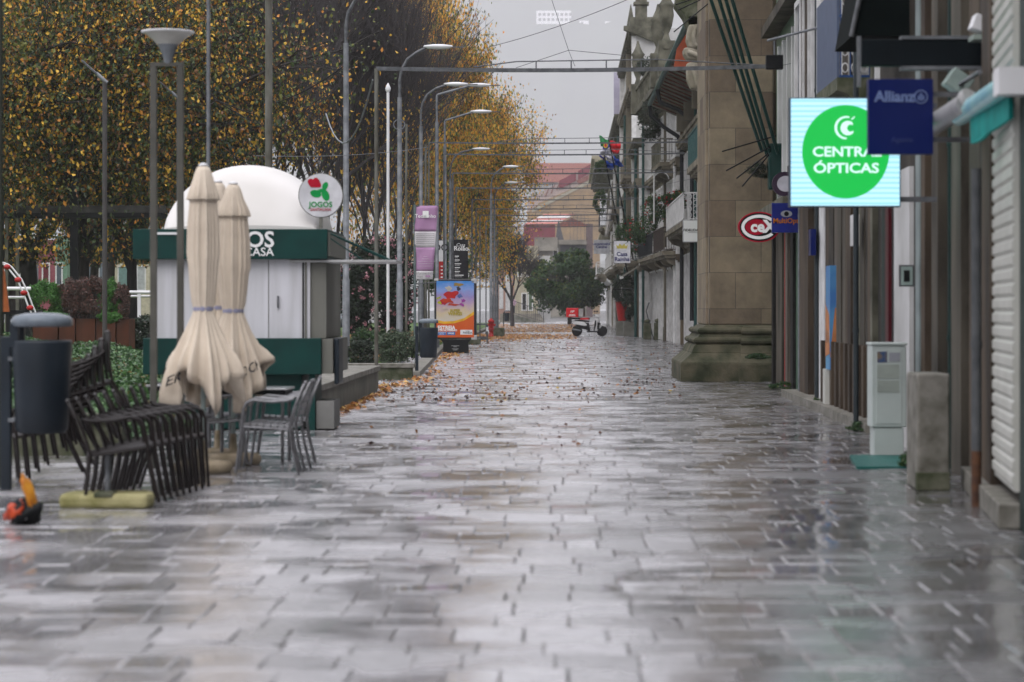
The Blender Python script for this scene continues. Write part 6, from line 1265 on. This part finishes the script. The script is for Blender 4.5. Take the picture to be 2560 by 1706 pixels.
def _dbg(o):
    for ch in C.objects:
        if ch.parent == o and ch.name.startswith('crown'):
            co = np.empty(len(ch.data.vertices)*3); ch.data.vertices.foreach_get('co', co); co = co.reshape(-1, 3); print('CROWN', np.percentile(co, [1, 99], axis=0).round(1).tolist())
def place(proto, label, px, s, rz, sc_=1, sz=None, group='trees of the park avenue'):
    o = proto if proto not in USED else copy_tree(proto); USED.add(proto)
    o.location = ((px-VX)/s, F/s, 0); o.rotation_euler = (0, 0, rz); o.scale = (sc_, sc_, sz or sc_); tag(o, label, 'tree', group); return o
PA = tree_proto(11, 15, .33, 3.4, .75, 4, .12, 85000, L_dk, .155, .95, droop=4)          # broad dark linden
PB = tree_proto(21, 15, .26, 2.0, .42, 5, .45, 1100, L_aut, .17, .5, barkm=M_twig, nb=(3, 4), lrng=(2.5, 9))   # nearly bare, upright twigs
PC = tree_proto(31, 16, .26, 2.2, .42, 4, .4, 45000, L_aut, .22, .55, barkm=M_twig, droop=5)      # leafy orange
place(PA, 'broad dark linden with the leaning trunk at the far left', 84, 70, .3, 1.0)
place(PA, 'dark linden with a thick trunk behind the rusty planters', 205, 74, 2.1, .85, 1.05)
place(PA, 'linden further back with the slimmer trunk left of the kiosk', 270, 60, 4.0, .62, 1.1)
place(PA, 'linden behind the twin post lamp mixed with orange leaves', 330, 70, 5.2, .62, 1.0)
for k, (px, s_, rz, a, b_, lb) in enumerate([(655, 70, .5, .6, 1.0, 'bare tree with upswept twigs left of the thick weathered pole'), (735, 62, 2.5, .7, 1.1, 'bare tree with upswept twigs right above the kiosk dome'), (830, 56, 1.1, .65, 1.15, 'bare tree with dense twigs between the tall lamp and the flagpole'), (915, 60, 3.3, .42, 1.0, 'bare tree with dense twigs behind the white flagpole'), (960, 52, 5.5, .4, 1.05, 'bare tree with fine dark twigs between the orange row and the camellia hedge')]): place(PB, lb, px, s_, rz, a, b_)
place(PC, 'first orange linden of the leafy row behind the street lamps', 1015, 45, .2, .55, 1.3)
place(PC, 'second orange linden of the leafy row behind the street lamps', 1062, 42, 1.7, .56, 1.25)
place(PC, 'third orange linden of the leafy row behind the street lamps', 1105, 39.5, 3.1, .58, 1.1)
place(PC, 'last and lowest orange linden nearest the sky on the right of the row', 1150, 36, 4.6, .62, .93)
place(PA, 'shaded green and gold linden low behind the pergola', 40, 50, 1.1, 1.1)
place(PA, 'shaded linden filling the gap behind the kiosk lamp', 230, 48, 3.3, .75, 1.2)
PD = tree_proto(41, 7.6, .16, 2.4, .5, 5, .3, 350, L_aut, .16, .25, barkm=M_twig)
place(PD, 'small bare tree beyond the last street lamps by the far bin', 1281, 31, .4, 1.0, group='small far trees')
# solid bushy trees
def bushy(name, label, cat, px, s, z0, z1, rx, ry, n, lsize, m, seed, trunk=.1, clumps=40, cr=.32, Y=None, x=None, core=None, group=None):
    rg = np.random.default_rng(seed); Y = Y or F/s; x = (px-VX)/s if x is None else x; t = thing(name, label, cat, (x, Y, 0), 0, group)
    cz, rz = (z0+z1)/2, (z1-z0)/2; p = blob_pts(n, rg, 0, 0, cz, rx, ry, rz, clumps, cr); p[:, 2] = np.maximum(p[:, 2], .03); v, f = leafset(p, lsize, rg); npmesh('crown' if trunk else 'foliage', v, f, m, t)
    if trunk:
        sg = [(Vector((0, 0, 0)), Vector((0, 0, max(z0, .3))), trunk*1.2, trunk)]
        rr_ = random.Random(seed)
        for k in range(7): sg.append((Vector((0, 0, max(z0, .3)*rr_.uniform(.7, 1))), Vector((rr_.uniform(-.6, .6)*rx, rr_.uniform(-.6, .6)*ry, cz+rr_.uniform(-.3, .6)*rz)), trunk*.6, trunk*.15))
        segmesh('trunk', sg, M_bark, t)
    return t
bushy('orange_tree', 'round dense dark green tree closing the street behind the scooter', 'tree', 1424, 27.5, 1.2, 6.5, 3.35, 3, 26000, .26, L_gr, 51, .17, 60, .3)
bushy('orange_tree', 'smaller green tree behind the poster stand', 'tree', 1118, 46, 1.6, 4.9, 1.15, 1.2, 6000, .2, L_gr, 52, .1)
t = bushy('camellia_hedge', 'tall dark camellia hedge dotted with pink blossom behind the lamp posts', 'hedge', 945, 72, .2, 3.85, 1.25, 1.2, 22000, .12, L_dg, 53, 0, 60, .35)
rg = np.random.default_rng(3); p = blob_pts(520, rg, 0, -.1, 2.1, 1.33, 1.28, 1.9, 140, .08, .93); p = p[p[:, 1] < .3]; p = np.repeat(p, 3, 0)+rg.normal(0, .03, (len(p)*3, 3)); p[:, 2] = np.where(rg.random(len(p)) < .0, p[:, 2], p[:, 2]); v, f = leafset(p, .085, rg, .9); npmesh('blossom', v, f, L_pk, t)
bushy('shrub', 'clipped dark green shrub behind the slim truss post', 'shrub', 928, 82, .05, 1.5*.56, .62, .5, 7000, .06, L_gr, 54, 0)
bushy('shrub', 'loose grey green shrub against the lamp post in the planter', 'shrub', 990, 108, .2, .95, .52, .4, 9000, .05, leafmat('grey green leaves', [((.06, .09, .05), 5), ((.1, .14, .08), 4), ((.03, .05, .025), 4), ((.14, .1, .06), 1)], .15), 55, 0, 50)
bushy('shrub', 'low dark variegated shrub at the left end of the planter wall', 'shrub', 900, 106, .1, .75, .38, .4, 5000, .05, L_dg, 56, 0, 40)
bushy('hedge', 'low clipped hedge between the rusty planters and the kiosk', 'hedge', 352, 84, .0, 1.2, .75, .6, 9000, .09, L_dg, 57, 0, 60)
bushy('hedge', 'small hedge at the far left below the climbing frame', 'hedge', 48, 84, .0, .95, .6, .5, 5000, .08, L_dg, 58, 0)
for k, (px, m_, w_, h, nm) in enumerate([(118, L_bx, .62, .85, 'leftmost bright green conifer growing in the rusty planters'), (190, L_br, .6, .98, 'brown red bush growing left of centre in the rusty planters'), (240, L_br, .6, .9, 'brown red bush growing right of centre in the rusty planters'), (278, L_bx, .4, .85, 'bright green conifer growing at the right of the rusty planters'), (302, L_br, .32, .75, 'small reddish bush at the right end of the rusty planters')]):
    bushy('planter_bush', nm, 'bush', px, 87.6, 1.15, 1.45+h*.95, w_*.77, .45, 8000, .06, m_, 60+k, 0, 50)
for k, (px, w_) in enumerate([(125, .55), (275, .4)]): bushy('planter_bush', ['low green edging plant spilling over the left rusty planter', 'low green edging plant spilling over the right rusty planters'][k], 'bush', px, 89, 1.1, 1.38, w_*.77, .3, 2500, .06, L_bx, 70+k, 0)
t = bushy('topiary', 'clipped dark topiary ball in the tall red pot', 'topiary', 1565, 0, 1.75, 3.35, .82, .8, 9000, .075, L_dg, 75, 0, 90, .25, Y=GY(838)-.3, x=(1563-VX)*GY(838)/F)
t = bushy('potted_shrub', 'loose shrub trailing beside the red pot above the planter boxes', 'shrub', 1574, 0, .8, 2.3, .35, .4, 3000, .08, L_dg, 76, 0, 40, Y=GY(840)-.1, x=(1574-VX)*GY(840)/F)
for k, (px, py, s, rx, rz_, m_, lb) in enumerate([(1650, 520, 56, .75, .55, L_gr, 'upper balcony flower box overflowing with green and red blooms'), (1612, 575, 53, .9, .7, L_gr, 'middle balcony flower box with trailing green plants'), (1580, 590, 50, .7, .8, L_gr, 'lower left balcony flower box full of green leaves'), (1688, 500, 62, .45, .35, L_gr, 'small flower box at the white balcony end'), (1625, 300, 54, .5, .9, L_dg, 'wild dark ivy hanging from the mossy upper balcony'), (1625, 170, 52, .55, .45, L_dg, 'tuft of ivy growing from the high stone ledge'), (1500, 505, 40, .4, .7, L_gr, 'dusty plant on the farthest cream balcony'), (1505, 415, 38, .4, .4, L_gr, 'small plant on the far upper ledge'), (1655, 245, 58, .3, .3, L_dg, 'weeds under the timber eave'), (1905, 425, 128, .25, .14, L_dg, 'weeds growing from the flagpole holder on the pier'), (1893, 892, 129, .22, .05, L_gr, 'patch of moss and weeds on the pier base'), (1772, 920, 0, 0, 0, None, '')]):
    if not rx: continue
    z = CH+(HY-py)/s; t = bushy('balcony_plant' if k < 9 else 'weeds', lb, 'plant', px, s, z-rz_, z+rz_, rx, .5 if k < 9 else .12, 2600, .09 if k < 9 else .03, m_, 80+k, 0, 30, .4)
    if k < 4: rg = np.random.default_rng(k); p = blob_pts(90, rg, 0, -.1, z, rx, .55, rz_, 60, .1, .9); v, f = leafset(p, .09, rg, .9); npmesh('blossom', v, f, mat('red blossom', (.45, .03, .04), .6), t)
for k, (px, py, w_, lb) in enumerate([(1960, 975, .25, 'clump of weeds at the corner right of the pier'), (2170, 1080, .25, 'weeds at the foot of the dark grey drainpipe'), (2045, 1020, .1, 'tuft of grass at the slate drainpipe foot'), (2275, 1170, .12, 'small green tuft between mat and granite slab')]):
    p_ = G(px, py); t = bushy('weeds', lb, 'weeds', px, 0, 0, .14, w_, .2, 900, .035, L_gr, 95+k, 0, 20, .4, Y=p_.y, x=p_.x)
# ivy mound on the left
def mound():
    rg = np.random.default_rng(77); nx, ny = 60, 50; x0, x1, y0, y1 = -12.5, -4.35, 24.7, 49
    def h(x, y):
        u = (x-x0)/(x1-x0); v = (y-y0)/(y1-y0); b = .36+.64*np.clip(v*2.2, 0, 1)*(1-.85*np.clip((u-.05)/.6, 0, 1)); return b*np.clip((x1-x)/.4, 0, 1)**.5+.05*np.sin(x*3.1+y)+.04*np.sin(y*2.3-x*1.7)
    gx, gy = np.meshgrid(np.linspace(x0, x1, nx), np.linspace(y0, y1, ny)); gz = h(gx, gy); v = np.stack([gx, gy, gz], -1).reshape(-1, 3)
    f = [(j*nx+i, j*nx+i+1, (j+1)*nx+i+1, (j+1)*nx+i) for j in range(ny-1) for i in range(nx-1)]
    o = npmesh('mound', v, f, mat('ivy soil', (.03, .05, .02), .9), None, True); struct(o)
    n = 60000; px = rg.uniform(x0, x1, n); py = y0+(y1-y0)*rg.uniform(0, 1, n)**1.2; c = np.stack([px, py, h(px, py)+rg.uniform(0, .07, n)], 1); v, f = leafset(c, .075, rg, .8, .0); o = npmesh('ivy', v, f, L_iv); tag(o, 'green ivy ground cover over the mound on the left', None, None, 'stuff')
mound()
# hill plants under trees + lawn leaves
rg = np.random.default_rng(8)
def scatter(name, label, regions, m, size):
    P_ = []; S_ = []
    for (fn, n) in regions: q = fn(n); P_.append(q)
    p = np.concatenate(P_); p = np.column_stack([p, rg.uniform(.004, .03, len(p))]); v, f = leafset(p, size, rg, .75, .82); v[:, 2] = np.maximum(v[:, 2], .003); o = npmesh(name, v, f, m); tag(o, label, None, None, 'stuff'); return o
def reg(xa, xb, ya, yb, edge=None):   # photo-plan rectangle of ground (pixels of the ground plane)
    def fn(n):
        yy = rg.uniform(ya, yb, n); Y = F*CH/(yy-HY); ca = rg.integers(0, max(3, n//14), n); cc = rg.uniform(0, 1, max(3, n//14)); u = np.clip(cc[ca]+rg.normal(0, .06, n), 0, 1)
        u = np.where(rg.random(n) < .5, rg.uniform(0, 1, n), u)
        if edge: u = u**edge
        return np.column_stack([(xa+(xb-xa)*u-VX)*Y/F, Y])
    return fn
scatter('fallen_leaves', 'scattered brown fallen leaves on the wet paving', [(reg(960, 1700, 860, 1000), 900), (reg(1120, 1560, 846, 880, 1.4), 700), (reg(960, 1330, 935, 1010, 1.6), 300), (reg(800, 1500, 1000, 1120), 70)], L_fl, .068)
def along(x0, y0, x1, y1, w_):
    def fn(n): u = rg.uniform(0, 1, n); return np.column_stack([x0+(x1-x0)*u+np.abs(rg.normal(0, w_, n)), y0+(y1-y0)*u])
    return fn
scatter('fallen_leaves', 'drifts of yellow and orange leaves across the far street and kerbs', [(reg(1235, 1445, 811, 832), 3800), (reg(1190, 1440, 836, 849, 1.8), 2600), (reg(1130, 1300, 843, 856, 1.5), 500), (along(-3.15, 31, -3.15, 44, .1), 200), (along(-3.5, 44, -2.95, 52, .3), 120), (along(-3.5, 72, -3.3, 84, .2), 140), (along(-2.9, 53, -3.9, 84, .2), 130)], L_fy, .105)
def lawnf(n): return np.column_stack([rg.uniform(-11, -4.8, n), 51+99*rg.uniform(0, 1, n)**1.3])
o = scatter('lawn_leaves', 'orange leaves lying on the park lawn', [(lawnf, 6000)], L_fy, .13); 
for v_ in (0,):
    o.location.z = .03
n = 26000; gx = rg.uniform(-11, -4.5, n); gy = 51+70*rg.uniform(0, 1, n)**1.4; c = np.column_stack([gx, gy, np.full(n, .05)]); v, f = leafset(c, .09, rg, .25, 0); o = npmesh('grass', v, f, leafmat('grass blades', [((.07, .15, .02), 5), ((.05, .11, .02), 4), ((.12, .19, .04), 2)], .2)); tag(o, 'short green lawn grass in the park', None, None, 'stuff')

# ================================================================ HILL, GHOST BLOCK, HAZE
hn = 60; V = []; Fc = []
for j in range(12):
    for i in range(hn):
        x = -1400+2800*i/(hn-1); v_ = j/11; y = 3600+700*v_; V.append((x, y, max(-.5, 620*math.sin(v_*math.pi/2)*(1+.1*math.sin(x*.013)+.05*math.sin(x*.05))+3*math.sin(x*.09+y*.05))*1.0-.5))
for j in range(11):
    for i in range(hn-1): Fc.append((j*hn+i, j*hn+i+1, (j+1)*hn+i+1, (j+1)*hn+i))
struct(npmesh('hill', V, Fc, mat('hill woods', (.04, .055, .035), .9, (.025, .035, .025), .02), None, True))
t, Y = house('apartment_block', 'ghostly white apartment block on the hill lost in the fog', 1341, 1428, 60, 27, 1.53, M_white, [(x, x+7, y, y+7, dk) for x in range(1346, 1424, 11) for y in (33, 46)], 10)
t, Y = house('apartment_block', 'smaller foggy white building lower on the hill', 1448, 1472, 63, 52, 1.53, M_white, [(1453, 1458, 55, 60, dk)], 8)
t, Y = house('apartment_block', 'low foggy white building at the right on the hill', 1512, 1560, 61, 54, 1.53, M_white, [(1520, 1526, 56, 60, dk), (1535, 1541, 56, 60, dk)], 8)
hz = MB().box(-1700, 1700, -40, 4400, -2.1, 720).build('haze', bpy.data.materials.new('haze')); tag(hz, None, None, None, 'stuff'); hz['label'] = 'pale fog filling the street'
hm = hz.data.materials[0]; hm.use_nodes = True; hm.node_tree.nodes.clear(); ho = hm.node_tree.nodes.new('ShaderNodeOutputMaterial'); hv = hm.node_tree.nodes.new('ShaderNodeVolumePrincipled')
hv.inputs['Color'].default_value = (.99, .985, 1, 1); hv.inputs['Density'].default_value = .00024; hv.inputs['Anisotropy'].default_value = .0; hm.node_tree.links.new(hv.outputs[0], ho.inputs['Volume'])
